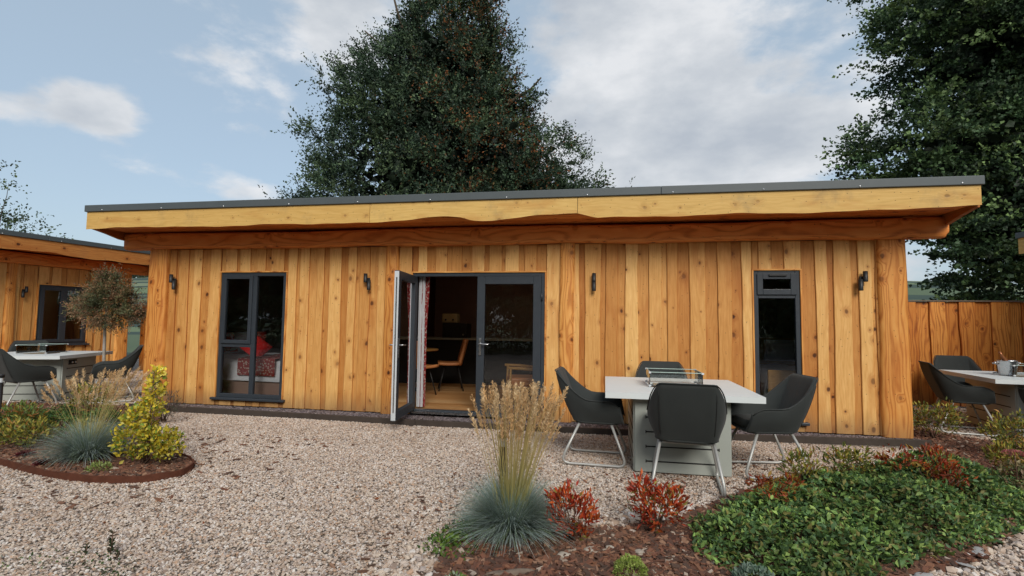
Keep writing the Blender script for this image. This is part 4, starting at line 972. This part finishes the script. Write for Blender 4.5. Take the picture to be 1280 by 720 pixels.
bed((2.78, Y0 + 1.45, .14), rad(-8), 'bed with white linen and an oak footboard behind the narrow right window', .95, [(0, 'bedwhite')], False)
# inner partitions belong to the cabin
a = MB(); a.box(-4.0, -3.93, .12, 4.5, .14, 2.42); a.box(1.05, 1.12, .12, 4.5, .14, 2.42); a.build('partition', M['inwall'], cab)
t = empty('kitchen_counter', (-2.9, Y0 + 3.1, .14), 'dark kitchen counter at the back of the room behind the open door', 'counter')
a = MB(); a.box(-1.0, 2.6, 0, .6, 0, .88); a.build('cabinet', M['slot'], t, .004); a = MB(); a.box(-1.02, 2.62, -.03, .6, .881, .92); a.build('worktop', M['ped'], t, .004)
t = empty('microwave', (-3.05, Y0 + 3.35, 1.06), 'black microwave oven on the kitchen counter', 'microwave')
a = MB(); a.box(-.26, .26, -.18, .18, 0, .30); a.build('casing', M['black'], t, .008); a = MB(); a.box(-.22, .12, -.19, -.181, .04, .26); a.build('door', M['slot'], t); a = MB(); a.tube([(.19, -.18, .07), (.19, -.2, .07)], .02, 12); a.build('knob', M['steel'], t)
t = empty('toaster', (-3.18, Y0 + 3.33, 1.36), 'cream toaster standing on top of the microwave', 'toaster')
a = MB(); a.box(-.17, .17, -.1, .1, 0, .20); a.build('casing', M['cream'], t, .03, 3); a = MB(); a.box(-.13, .13, -.05, -.02, .197, .203); a.box(-.13, .13, .02, .05, .197, .203); a.build('slot', M['slot'], t)
for x in (-.08, .08): a = MB(); a.tube([(x, -.1, .07), (x, -.12, .07)], .018, 10); a.build('knob', M['black'], t)
def dining_chair(loc, rz, label):
    t = empty('dining_chair', loc, label, 'chair', 'tan leather dining chairs inside', rz)
    a = MB(); P = []
    for i in range(15):
        s = i / 14; row = []
        for j in range(9):
            v = j / 4 - 1; hw = .24 - .02 * s
            if s < .5: q = s / .5; x, z = .24 - .44 * q, .46 - .015 * math.sin(q * 3.14) + .02 * v * v
            else: q = (s - .5) / .5; x, z = -.20 - .12 * q + .05 * v * v, .46 + .46 * q
            row.append((x, v * hw, z))
        P.append(row)
    a.grid(P); o = a.build('seat_shell', M['leather'], t); s_ = o.modifiers.new('thick', 'SOLIDIFY'); s_.thickness = .045
    for sx in (-1, 1):
        for sy in (-1, 1): a = MB(); a.tube([(sx * .12, sy * .12, .44), (sx * .22, sy * .2, 0)], .011, 8); a.build('leg', M['black'], t)
dining_chair((-3.12, Y0 + 1.35, .14), rad(65), 'tan leather dining chair half behind the curtain, inside the open door')
dining_chair((-2.80, Y0 + 2.15, .14), rad(200), 'tan leather dining chair turned sideways in the room behind the open door')
t = empty('dining_table', (-3.45, Y0 + 1.95, .14), 'small round dining table inside the room, mostly hidden by the curtain', 'table')
a = MB(); a.lathe([(0, .72), (.44, .72), (.45, .735), (.44, .75), (0, .75)], n=32); a.build('tabletop', M['oak'], t); a = MB(); a.lathe([(.2, 0), (.2, .02), (.04, .05), (.035, .72)], n=16); a.build('stand', M['black'], t)
t = empty('armchair', (-1.20, Y0 + .95, .14), 'armchair with wooden arms and tan cushions behind the closed glass door', 'armchair', None, rad(195))
for sy in (-1, 1):
    a = MB(); a.tube([(.30, sy * .29, 0), (.28, sy * .29, .56)], .018, 8); a.tube([(.33, sy * .29, .57), (.1, sy * .30, .56), (-.2, sy * .30, .53), (-.3, sy * .3, .52)], [.02, .024, .022, .018], 8); a.tube([(-.34, sy * .29, 0), (-.27, sy * .29, .52), (-.36, sy * .28, .80)], .018, 8); a.tube([(.29, sy * .29, .28), (-.30, sy * .29, .26)], .016, 8); a.build('wooden_arm', M['oak'], t)
a = MB(); a.box(-.28, .29, -.26, .26, .28, .42); a.build('seat_cushion', M['leather'], t, .03, 3)
a = MB(); a.box(-.06, .06, -.26, .26, 0, .48, 0, 1, Matrix.Translation((-.27, 0, .40)) @ Matrix.Rotation(rad(-14), 4, 'Y')); a.build('back_cushion', M['leather'], t, .03, 3)
a = MB(); P = []; Q = []
for i in range(60):
    u = i / 59; x = -2.655 + u * .105; y = .13 + .025 * math.sin(u * 26) + .02 * u; P.append([(x - (.03 if z < 1.9 else 0), y, z) for z in (.16, .7, 1.3, 1.9, 2.08)])
a.grid(P); 
t = empty('curtain', (0, Y0, 0), 'red patterned curtain with pale lining gathered at the left of the open doorway', 'curtain'); a.build('drape', M['pattern'], t)
a = MB(); P = []
for i in range(30):
    u = i / 29; x = -2.69 + u * .09; y = .105 + .018 * math.sin(u * 14); P.append([(x, y, z) for z in (.16, 1.1, 2.08)])
a.grid(P); a.build('lining', M['lining'], t)
for dx_, dy_, lb in ((-2.75, 1.6, 'small lit downlight in the ceiling, nearest the open glazed door'), (-1.3, 2.6, 'added unseen ceiling downlight that brightens the room behind the closed glazed door')):  # second downlight is added, out of view, to brighten the room
  t = empty('downlight', (dx_, Y0 + dy_, 2.418), lb, 'downlight', 'lit ceiling downlights in the middle room')
  a = MB(); a.lathe([(.026, -.003), (.04, -.004), (.042, 0)], n=16); a.build('bezel', M['white'], t); a = MB(); a.lathe([(0, -.002), (.026, -.002)], n=16); a.build('bulb', M['glow'], t)

# ------------------------------------------------------------------ planting
def grass_plant(name, loc, rad_, hgt, nb, nstalk, shgt, sspread, lean, label, cat='ornamental grass'):
    t = empty(name, loc, label, cat, 'blue fescue grasses with tan seed heads')
    S = 7; n = nb; ph = RNG.uniform(0, 2 * np.pi, n); el = RNG.uniform(0, 1, n) ** .75; L = rad_ * RNG.uniform(.7, 1.1, n) * 1.12
    b = np.stack([np.cos(ph), np.sin(ph)], 1) * (rad_ * .22 * RNG.random((n, 1)) ** .5)
    dirx = np.stack([np.cos(ph + RNG.normal(0, .3, n)), np.sin(ph + RNG.normal(0, .3, n))], 1); th0 = rad(88) - el * rad(62); drop = RNG.uniform(.5, 1.45, n)
    V = []; C = []; base_c = pick([(.31, .40, .37), (.41, .50, .47), (.24, .32, .27), (.50, .58, .54), (.27, .36, .2)], n, .12)
    pos = np.concatenate([b, np.zeros((n, 1))], 1)
    W = RNG.uniform(.0018, .0036, n)
    side = np.stack([-dirx[:, 1], dirx[:, 0], np.zeros(n)], 1); rows = []
    for s in range(S):
        u = s / (S - 1); ang_ = th0 - drop * u ** 1.6; wv = W * (1 - u * .85)
        rows.append(np.stack([pos - side * wv[:, None], pos + side * wv[:, None]], 1)); 
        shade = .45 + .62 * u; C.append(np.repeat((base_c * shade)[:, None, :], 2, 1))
        step = L / (S - 1); pos = pos + np.concatenate([dirx * (np.cos(ang_) * step)[:, None], (np.sin(ang_) * step)[:, None]], 1); pos[:, 2] = np.maximum(pos[:, 2], .02 + 0 * pos[:, 2])
    V = np.stack(rows, 1).reshape(-1, 3); C = np.stack(C, 1).reshape(-1, 3); i = (np.arange(n) * S * 2)[:, None, None] + (np.arange(S - 1) * 2)[None, :, None]
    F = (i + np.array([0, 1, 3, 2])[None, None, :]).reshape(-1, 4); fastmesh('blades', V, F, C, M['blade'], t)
    # flower stalks
    n = nstalk; S = 6; ph = RNG.uniform(0, 2 * np.pi, n); ln = RNG.uniform(0, 1, n) ** .6 * sspread; H = shgt * RNG.uniform(.72, 1.05, n); dx = np.stack([np.cos(ph) * ln + lean[0], np.sin(ph) * ln * .8 + lean[1]], 1)
    b = np.stack([np.cos(ph), np.sin(ph)], 1) * (rad_ * .2 * RNG.random((n, 1))); rows = []; C = []; side = unit(np.stack([np.ones(n), RNG.normal(0, .3, n), np.zeros(n)], 1)); last = []
    for s in range(S):
        u = s / (S - 1); p_ = np.concatenate([b + dx * (u ** 1.35)[None] if False else b + dx * u ** 1.35, (H * u)[:, None]], 1); wv = .0019 * (1 - .4 * u)
        rows.append(np.stack([p_ - side * wv, p_ + side * wv], 1)); c = np.array([.22, .26, .09]) * (1 - u) + np.array([.52, .38, .16]) * u; C.append(np.broadcast_to(c, (n, 2, 3))); last.append(p_)
    V = np.stack(rows, 1).reshape(-1, 3); C = np.stack(C, 1).reshape(-1, 3); i = (np.arange(n) * S * 2)[:, None, None] + (np.arange(S - 1) * 2)[None, :, None]
    F = (i + np.array([0, 1, 3, 2])[None, None, :]).reshape(-1, 4); st_ = fastmesh('stalks', V, F, C, M['blade'], t)
    tip = last[-1]; d = unit(last[-1] - last[-2]); m = 46; tt = np.tile(RNG.random(m), n); P = np.repeat(tip, m, 0) + np.repeat(d, m, 0) * ((tt - .35) * .12)[:, None]
    D = unit(np.repeat(d, m, 0) + rdir(n * m) * .75); wid = np.sin(np.clip(tt, .02, .98) * np.pi) ** .6
    cc = np.repeat(pick([(.66, .46, .25), (.74, .56, .33), (.60, .40, .20)], n, .1), m, 0) * (1 + RNG.normal(size=(n * m, 1)) * .15)
    V, F, C = leaf_arrays(P, D, .020 * (.5 + wid), .0055, cc, .1, .1); fastmesh('seed_heads', V, F, C, M['blade'], t)
    return t
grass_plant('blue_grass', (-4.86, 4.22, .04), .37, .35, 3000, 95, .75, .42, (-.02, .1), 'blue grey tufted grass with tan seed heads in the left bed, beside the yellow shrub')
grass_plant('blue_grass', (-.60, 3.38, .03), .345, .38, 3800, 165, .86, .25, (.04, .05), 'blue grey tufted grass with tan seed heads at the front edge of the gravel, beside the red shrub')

def shrub(name, loc, lumps, nleaf, L, Wd, cols, label, cat='shrub', stems=8, group=None, w=None, mat='leaf', upb=.5, shade=True, twigs=None):
    t = empty(name, loc, label, cat, group); vol = np.array([r[0] * r[1] * r[2] for c, r in lumps]) ** .67; vol /= vol.sum(); P = []; D = []
    for (c, r), v_ in zip(lumps, vol):
        n = int(nleaf * v_); ncl = max(4, n // 7); d = rdir(ncl); rr_ = RNG.uniform(.25, 1.05, ncl) ** .5; cc = np.array(c) + d * rr_[:, None] * np.array(r); q = np.repeat(cc, 7, 0) + RNG.normal(size=(ncl * 7, 3)) * L * .45
        P.append(q); D.append(unit(np.repeat(d, 7, 0) * .8 + rdir(len(q)) * .9 + np.array([0, 0, upb])))
    P = np.concatenate(P); D = np.concatenate(D); kp = P[:, 2] > .005; P, D = P[kp], D[kp]; n = len(P); cc = pick(cols, n, .15, w)
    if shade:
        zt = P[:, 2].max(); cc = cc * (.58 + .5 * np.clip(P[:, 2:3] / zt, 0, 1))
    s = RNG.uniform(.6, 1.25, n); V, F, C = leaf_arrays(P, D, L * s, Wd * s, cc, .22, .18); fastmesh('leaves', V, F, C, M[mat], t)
    for i in range(stems):
        (c, r) = random.choice(lumps); a = MB(); q = Vector(c) + Vector((random.uniform(-1, 1) * r[0], random.uniform(-1, 1) * r[1], random.uniform(-.2, .9) * r[2])) * .8
        a.tube([(random.uniform(-.03, .03), random.uniform(-.03, .03), 0), q * .5 + Vector((0, 0, .02)), q], [.006, .004, .002], 5); a.build('stem', M['stem'], t)
    return t
YG = [(.80, .62, .05), (.70, .58, .06), (.85, .74, .16), (.20, .32, .05), (.40, .46, .06)]
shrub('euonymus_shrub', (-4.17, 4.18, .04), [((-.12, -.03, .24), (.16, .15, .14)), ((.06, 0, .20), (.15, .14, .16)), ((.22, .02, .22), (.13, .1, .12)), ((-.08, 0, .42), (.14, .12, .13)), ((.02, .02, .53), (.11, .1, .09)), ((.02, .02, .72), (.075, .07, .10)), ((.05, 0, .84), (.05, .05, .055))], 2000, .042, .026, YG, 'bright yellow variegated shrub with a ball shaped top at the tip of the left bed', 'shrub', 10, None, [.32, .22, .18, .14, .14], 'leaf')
RD = [(.50, .075, .022), (.36, .04, .018), (.62, .14, .03), (.24, .035, .018), (.28, .24, .05)]
shrub('red_nandina', (-.20, 3.36, .03), [((0, 0, .16), (.14, .13, .13)), ((-.05, 0, .24), (.09, .09, .08))], 520, .048, .017, RD, 'low fiery red shrub right beside the front blue grass', 'shrub', 7, 'small red leaved shrubs', [.36, .26, .2, .1, .08], upb=.9)
shrub('red_nandina', (.34, 3.66, .03), [((0, 0, .15), (.17, .15, .13)), ((-.09, 0, .25), (.08, .08, .07)), ((.08, 0, .2), (.1, .1, .08))], 620, .048, .017, RD, 'fiery red shrub between the front grass and the green ground cover, below the nearest chair', 'shrub', 8, 'small red leaved shrubs', [.36, .26, .2, .06, .12], upb=.9)
shrub('red_nandina', (2.52, 4.60, .06), [((0, 0, .28), (.16, .14, .12)), ((.12, 0, .2), (.1, .1, .08)), ((-.2, .1, .27), (.14, .1, .08))], 480, .048, .018, [(.42, .09, .02), (.34, .05, .018), (.2, .05, .02), (.3, .2, .03)], 'orange red shrub growing out of the back of the green ground cover', 'shrub', 6, 'small red leaved shrubs', upb=.8)
shrub('red_nandina', (1.12, 3.98, .08), [((0, 0, .20), (.11, .1, .07)), ((.16, .02, .19), (.06, .06, .06))], 230, .045, .018, [(.36, .08, .025), (.25, .05, .02), (.3, .18, .03)], 'sparse rusty red shrub poking out of the left part of the ground cover', 'shrub', 4, 'small red leaved shrubs', upb=.6)
# vinca carpet
VC = [(.62, 3.35), (.66, 3.72), (.95, 4.15), (1.35, 4.6), (1.9, 5.1), (2.5, 5.5), (3.25, 5.8), (3.55, 5.4), (3.35, 4.85), (2.95, 4.42), (2.3, 3.9), (1.75, 3.55), (1.3, 3.15), (.85, 3.0)]
def inpoly(P, poly):
    x, y = P[:, 0], P[:, 1]; ins = np.zeros(len(P), bool); j = len(poly) - 1; dmin = np.full(len(P), 9.)
    for i in range(len(poly)):
        xi, yi = poly[i]; xj, yj = poly[j]; c = ((yi > y) != (yj > y)) & (x < (xj - xi) * (y - yi) / (yj - yi + 1e-12) + xi); ins ^= c
        a_ = np.array([xj - xi, yj - yi]); t = np.clip(((x - xi) * a_[0] + (y - yi) * a_[1]) / (a_ @ a_), 0, 1); dmin = np.minimum(dmin, np.hypot(x - xi - t * a_[0], y - yi - t * a_[1])); j = i
    return ins, dmin
def carpet(name, poly, n, hmax, L, Wd, cols, label, cat, z0=.02, edge=.28, mat='glossleaf', fr=2.6):
    xs = [p[0] for p in poly]; ys = [p[1] for p in poly]; P = np.stack([RNG.uniform(min(xs) - .1, max(xs) + .1, n * 3), RNG.uniform(min(ys) - .1, max(ys) + .1, n * 3), np.zeros(n * 3)], 1)
    ins, d = inpoly(P, poly); kp = ins | ((d < .1) & (RNG.random(len(P)) < .35)); P = P[kp][:n]; ins, d = ins[kp][:n], d[kp][:n]; d = np.where(ins, d, 0)
    hh = hmax * np.clip(d / edge, .08, 1) ** .6 * (.62 + .38 * np.sin(P[:, 0] * fr * 2.3 + 1) * np.cos(P[:, 1] * fr * 1.7) + .16 * np.sin(P[:, 0] * 11 + P[:, 1] * 7) + .1 * np.sin(P[:, 1] * 19 - P[:, 0] * 5))
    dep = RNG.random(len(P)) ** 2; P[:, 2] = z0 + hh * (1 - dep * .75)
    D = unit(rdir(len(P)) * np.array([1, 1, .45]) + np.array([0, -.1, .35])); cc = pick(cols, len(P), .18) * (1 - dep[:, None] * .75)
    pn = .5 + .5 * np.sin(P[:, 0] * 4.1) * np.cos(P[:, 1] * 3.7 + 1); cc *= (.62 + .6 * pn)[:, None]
    s = RNG.uniform(.6, 1.25, len(P)); V, F, C = leaf_arrays(P, D, L * s, Wd * s, cc, .2, .2); return tag(fastmesh(name, V, F, C, M[mat]), label, cat, None, 'stuff')
VG = [(.17, .29, .085), (.24, .39, .10), (.11, .20, .065), (.34, .48, .13), (.13, .24, .10), (.09, .16, .06), (.26, .24, .08)]
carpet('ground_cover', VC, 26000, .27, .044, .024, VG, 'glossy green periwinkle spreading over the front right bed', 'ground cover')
carpet('ground_cover', [(-1.0, 3.1), (-.86, 3.05), (-.78, 3.4), (-.72, 3.62), (-.92, 3.52), (-1.0, 3.3)], 900, .10, .032, .018, [(.12, .22, .04), (.2, .3, .05), (.08, .15, .03)], 'light green creeping plant at the left foot of the front grass', 'ground cover', edge=.1)
carpet('ground_cover', [(-7.6, 4.8), (-6.6, 4.6), (-6.1, 4.75), (-5.75, 5.2), (-6.1, 5.9), (-7.4, 6.1)], 5500, .2, .04, .022, [(.08, .17, .04), (.11, .22, .06), (.06, .13, .04), (.2, .22, .05)], 'green periwinkle filling the back of the left bed', 'ground cover', .04)
ND = [(.34, .31, .05), (.24, .26, .05), (.42, .36, .07), (.15, .19, .05), (.38, .2, .05), (.12, .15, .04)]
GN_ = 'yellow green nandina shrubs'
def nand(x, y, r, h, n, lb, cols=ND): return shrub('nandina_shrub', (x, y, .03), [((0, 0, h * .55), (r, r * .85, h * .42)), ((r * .5, 0, h * .7), (r * .5, r * .5, h * .3)), ((-r * .5, .02, h * .62), (r * .5, r * .5, h * .33))], n, .052, .019, cols, lb, 'shrub', 7, GN_, upb=.7)
nand(3.98, 7.30, .30, .42, 900, 'yellow green shrub at the foot of the cabin corner post, before the fence table')
nand(4.35, 6.35, .36, .46, 1300, 'large yellow green shrub at the right edge below the fence table')
nand(3.75, 5.55, .26, .34, 800, 'yellow green shrub right of the mulch patch, above the pink flower head')
nand(4.45, 5.55, .40, .45, 1200, 'mixed green and orange shrub cut by the right edge of the picture', ND + [(.4, .08, .02)])
nand(1.62, 4.75, .16, .32, 300, 'yellow tinged sprigs at the back of the ground cover, right of the nearest chair')
nand(2.1, 5.0, .2, .32, 420, 'yellow green shrub at the back of the ground cover, under the right-hand chair')
nand(3.78, 7.72, .12, .45, 260, 'rusty brown shrub squeezed between the corner post and the fence', [(.3, .12, .04), (.22, .09, .03)])
nand(-7.05, 6.1, .30, .42, 900, 'yellow green shrub in front of the left-hand table')
nand(-5.9, 4.42, .32, .28, 1000, 'olive and orange shrub low at the front of the left bed', ND)
nand(-5.35, 4.62, .16, .26, 380, 'small yellow orange shrub just left of the left blue grass')
nand(-6.7, 4.95, .26, .34, 700, 'orange tipped shrub at the left edge of the picture', [(.34, .16, .04), (.16, .22, .05), (.12, .2, .05), (.24, .28, .06)])
shrub('euonymus_shrub', (-6.35, 6.45, .03), [((0, 0, .32), (.13, .13, .16)), ((0, 0, .5), (.1, .1, .1))], 480, .04, .025, [(.2, .24, .05), (.35, .34, .06), (.12, .16, .04)], 'olive green shrub against the cabin corner behind the left grass', 'shrub', 5)
shrub('lavender_bush', (-5.75, 6.0, .03), [((0, 0, .2), (.26, .2, .16))], 500, .05, .006, [(.10, .07, .06), (.16, .12, .10), (.12, .14, .09)], 'brown twiggy lavender bush behind the left grass', 'shrub', 16, upb=1.1)
# rosettes and small plants
def rosette(x, y, r, cols, lb, nm='houseleek', n=120, grp=None):
    t = empty(nm, (x, y, .04), lb, 'succulent', grp); i = np.arange(n); ph = i * 2.399; el = rad(15) + rad(70) * (1 - i / n); ll = r * (.45 + .55 * i / n)
    D = np.stack([np.cos(ph) * np.cos(el), np.sin(ph) * np.cos(el), np.sin(el)], 1); P = D * r * .15; P[:, 2] = np.abs(P[:, 2]) + .005
    V, F, C = leaf_arrays(P, D, ll, r * .28, pick(cols, n, .15), .1, -.1); fastmesh('rosette', V, F, C, M['leaf'], t)
    a = MB(); a.lathe([(r * .25, 0), (r * .2, r * .15), (0, r * .2)], n=10); a.build('core', M['stem'], t)
DRC = [(.12, .02, .025), (.18, .035, .04), (.08, .02, .02)]
rosette(-5.52, 4.17, .085, DRC, 'dark red houseleek left in the front mulch of the left bed', grp='dark red houseleeks'); rosette(-5.05, 3.96, .075, DRC, 'dark red houseleek just left of the blue grass foot', grp='dark red houseleeks'); rosette(-6.0, 5.0, .07, DRC, 'dark red houseleek among the green leaves of the left bed', grp='dark red houseleeks')
def mound(nm, x, y, r, h, n, L, Wd, cols, lb, cat):
    d = rdir(n); d[:, 2] = np.abs(d[:, 2]); P = d * np.array([r, r * .9, h]) * (1 + .1 * np.sin(d[:, :1] * 9) * np.cos(d[:, 1:2] * 8)) * RNG.uniform(.85, 1.02, (n, 1)) + np.array([x, y, .02]); cc = pick(cols, n, .12) * (.55 + .5 * d[:, 2:3])
    V, F, C = leaf_arrays(P, unit(d + rdir(n) * .7), L, Wd, cc, .2, .1); return tag(fastmesh(nm, V, F, C, M['leaf']), lb, cat)
mound('lime_sedum', .135, 2.99, .088, .10, 1500, .014, .008, [(.36, .46, .10), (.45, .52, .16), (.28, .38, .07)], 'small lime green sedum cushion at the bottom edge of the picture', 'succulent')
mound('small_fern', -4.40, 3.93, .10, .09, 260, .03, .012, [(.25, .33, .08), (.3, .36, .12)], 'pale green low plant between the left blue grass and the yellow shrub', 'plant')
mound('silver_plant', .78, 3.02, .10, .09, 300, .03, .02, [(.25, .33, .26), (.16, .25, .18)], 'silvery green low plant at the front left of the ground cover', 'plant')
mound('creeping_plant', -.78, 2.72, .06, .04, 90, .025, .012, [(.35, .42, .3), (.14, .25, .05)], 'tiny pale leaved creeper in the mulch below the front grass', 'plant')
t = empty('pink_stonecrop', (3.42, 5.15, .03), 'stonecrop with a dull pink flower head beside the ground cover', 'plant')
a = MB(); a.tube([(0, 0, 0), (.01, 0, .15), (0, 0, .30)], .005, 6); a.build('stem', M['stem'], t)
n = 260; d = rdir(n); d[:, 2] = np.abs(d[:, 2]) * .4; V, F, C = leaf_arrays(d * .075 + np.array([0, 0, .30]), unit(d + np.array([0, 0, 1])), .014, .01, pick([(.42, .13, .13), (.5, .2, .18)], n)); fastmesh('flower_head', V, F, C, M['leaf'], t)
n = 160; V, F, C = leaf_arrays(rdir(n) * np.array([.1, .1, .1]) + np.array([0, 0, .14]), rdir(n), .045, .02, pick([(.25, .2, .1), (.2, .13, .08), (.16, .2, .08)], n)); fastmesh('leaves', V, F, C, M['leaf'], t)
# dark sprigs and seedlings at the lower left
for i, (x, y, h, lb) in enumerate([(-2.86, 2.66, .13, 'tallest dark leafy sprig at the bottom left of the gravel'), (-2.99, 2.62, .06, 'short dark sprig left of the tallest one at the bottom'), (-2.75, 2.60, .06, 'short dark sprig right of the tallest one at the bottom')]):
    t = empty('leafy_sprig', (x, y, 0), lb, 'plant', 'dark sprigs at the bottom left'); a = MB(); a.tube([(0, 0, 0), (.01, 0, h)], .003, 5); a.build('stem', M['stem'], t)
    n = int(h * 230); zz = RNG.uniform(.1, 1, n) * h; P = np.stack([zz * .08, zz * 0, zz], 1); V, F, C = leaf_arrays(P, unit(rdir(n) * np.array([1, 1, .3]) + np.array([0, 0, .9])), .03, .014, pick([(.04, .07, .03), (.07, .05, .03)], n)); fastmesh('leaves', V, F, C, M['leaf'], t)
carpet('seedlings', [(-3.4, 2.5), (-2.6, 2.45), (-2.6, 2.55), (-3.3, 2.56)], 120, .025, .02, .012, [(.14, .22, .06), (.1, .18, .05)], 'little green weeds at the bottom left corner of the gravel', 'weeds', .01, .2)
# peg at the left border
a = MB(); a.box(-4.36, -4.235, 3.02, 3.08, 0, .045, 0, 1); tag(a.build('wooden_peg', M['drift'], None, .006), 'short sawn timber peg at the left edge of the gravel', 'wooden peg')
# driftwood, stones, flat slates in the front bed
def rock(nm, x, y, s, sq, mat, lb, cat, rz=0, grp=None, z=.03):
    import bmesh
    bm = bmesh.new(); bmesh.ops.create_icosphere(bm, subdivisions=3, radius=1)
    o1, o2, o3 = random.random() * 9, random.random() * 9, random.random() * 9
    for v_ in bm.verts:
        p_ = v_.co; f = 1 + .22 * math.sin(p_.x * 3 + o1) * math.cos(p_.y * 2.6 + o2) + .12 * math.sin(p_.z * 5 + o3 + p_.x * 4) + .05 * math.sin(p_.x * 11 + p_.y * 9); v_.co = Vector((p_.x * sq[0], p_.y * sq[1], p_.z * sq[2])) * f * s
    me = bpy.data.meshes.new(nm); bm.to_mesh(me); bm.free(); me.materials.append(mat); o = bpy.data.objects.new(nm, me); COL.objects.link(o); o.location = (x, y, z); o.rotation_euler = (0, 0, rz); me.polygons.foreach_set('use_smooth', [True] * len(me.polygons)); return tag(o, lb, cat, grp)
rock('driftwood', -.52, 2.86, .11, (1.15, .22, .2), M['drift'], 'grey piece of driftwood lying below the front blue grass', 'driftwood', rad(18))
GS = 'pale stones lying in the front mulch'
for x, y, s, rz, lb in [(-.24, 3.14, .035, .3, 'pale stone right of the driftwood, under the red shrub'), (-.10, 3.24, .04, 1.0, 'biggest pale stone between the two red shrubs'), (.03, 3.30, .028, .2, 'flat pale stone left of the second red shrub'), (.2, 3.28, .03, 2, 'pale stone just below the second red shrub'), (.36, 3.22, .022, .4, 'small stone right of the lime green cushion'), (1.28, 3.02, .04, .4, 'pale stone in front of the green ground cover at the bottom')]:
    rock('garden_stone', x, y, s, (1.2, .9, .55), M['stone'], lb, 'stone', rz, GS)
rock('garden_stone', -5.95, 4.16, .05, (.8, .8, 1), M['stone'], 'upright pale stone by the rusty edging at the left edge', 'stone', 0, GS, .06)
SLT = principled('pale_slate', (.34, .33, .32), .7, 0, .3, .2, 20)
for x, y, s, rz, lb in [(2.25, 3.72, .07, .9, 'flat grey slate piece at the lower right edge of the ground cover'), (1.72, 3.30, .06, .7, 'flat grey slate piece near the bottom edge right of centre'), (2.05, 3.52, .045, 2.2, 'small flat slate between two larger ones by the ground cover')]:
    rock('slate_piece', x, y, s, (1.3, .5, .14), SLT, lb, 'stone', rz, 'flat slate pieces by the ground cover', .03)
scatter('strewn_mulch_chips', [[(-6.2, 3.2), (-3.0, 3.2), (-3.0, 5.6), (-6.2, 5.6)], [(-1.6, 2.0), (-.8, 2.0), (-.2, 3.9), (-1.5, 4.0)], [(-.2, 3.7), (1.2, 4.3), (3.6, 6.2), (2.6, 6.7), (-.4, 4.6)]], .016, 42, M['mulch'], .007, (3.2, 1.0, .35), .5, 1.5, 41, 'bark chips kicked out over the gravel beside the beds', 1, .3, 'CUBE')
# fallen leaves
n = 330; P = np.stack([RNG.uniform(-6.5, 3.2, n), RNG.uniform(2.5, 6.6, n), np.full(n, .022)], 1); P[:60, 0] = RNG.uniform(-1, 3, 60); P[:60, 1] = RNG.uniform(4.2, 6.6, 60)
V, F, C = leaf_arrays(P, unit(rdir(n) * np.array([1, 1, .25])), RNG.uniform(.02, .05, n), .018, pick([(.22, .07, .025), (.14, .06, .03), (.30, .12, .04), (.07, .04, .025)], n)); tag(fastmesh('fallen_leaves', V, F, C, M['leaf']), 'brown fallen leaves strewn over the gravel', 'leaves', None, 'stuff')
# small topiary tree at the left
t = empty('topiary_tree', (-8.95, 7.95, 0), 'small bronze green topiary tree on a pale stem in front of the left cabin window', 'tree')
a = MB(); a.tube([(0, 0, 0), (.01, 0, .6), (-.01, 0, 1.2), (0, 0, 1.6)], [.03, .026, .024, .016], 8); a.build('trunk', M['palebark'], t)
Pc = []
for c, r, m in (((0, 0, 1.62), (.36, .36, .2), 90), ((.02, 0, 1.84), (.28, .28, .18), 60), ((0, 0, 2.04), (.14, .14, .12), 24), ((-.42, 0, 1.55), (.26, .22, .16), 40), ((.46, 0, 1.46), (.28, .22, .17), 46), ((.12, -.1, 1.36), (.34, .2, .1), 34), ((-.2, 0, 1.80), (.16, .16, .1), 12), ((.34, 0, 1.78), (.16, .16, .1), 12)):
    Pc.append(np.array(c) + rdir(m) * RNG.uniform(.4, 1, (m, 1)) * np.array(r))
Pc = np.concatenate(Pc); V, F, C = sprays(Pc, unit(Pc - np.array([0, 0, 1.45])), 6, 13, .22, .042, .013, [(.17, .16, .07), (.26, .16, .09), (.32, .18, .10), (.12, .14, .07)], None, .0, .7)
fastmesh('crown', V, F, C, M['leaf'], t)

# ------------------------------------------------------------------ render settings
scene.view_settings.view_transform = 'Standard'; scene.view_settings.look = 'None'; scene.view_settings.exposure = 0; scene.view_settings.gamma = 1
scene.cycles.use_denoising = True; scene.cycles.max_bounces = 8; scene.cycles.transparent_max_bounces = 12; scene.cycles.caustics_reflective = False; scene.cycles.caustics_refractive = False
scene.cycles.use_adaptive_sampling = True; scene.cycles.adaptive_threshold = .01
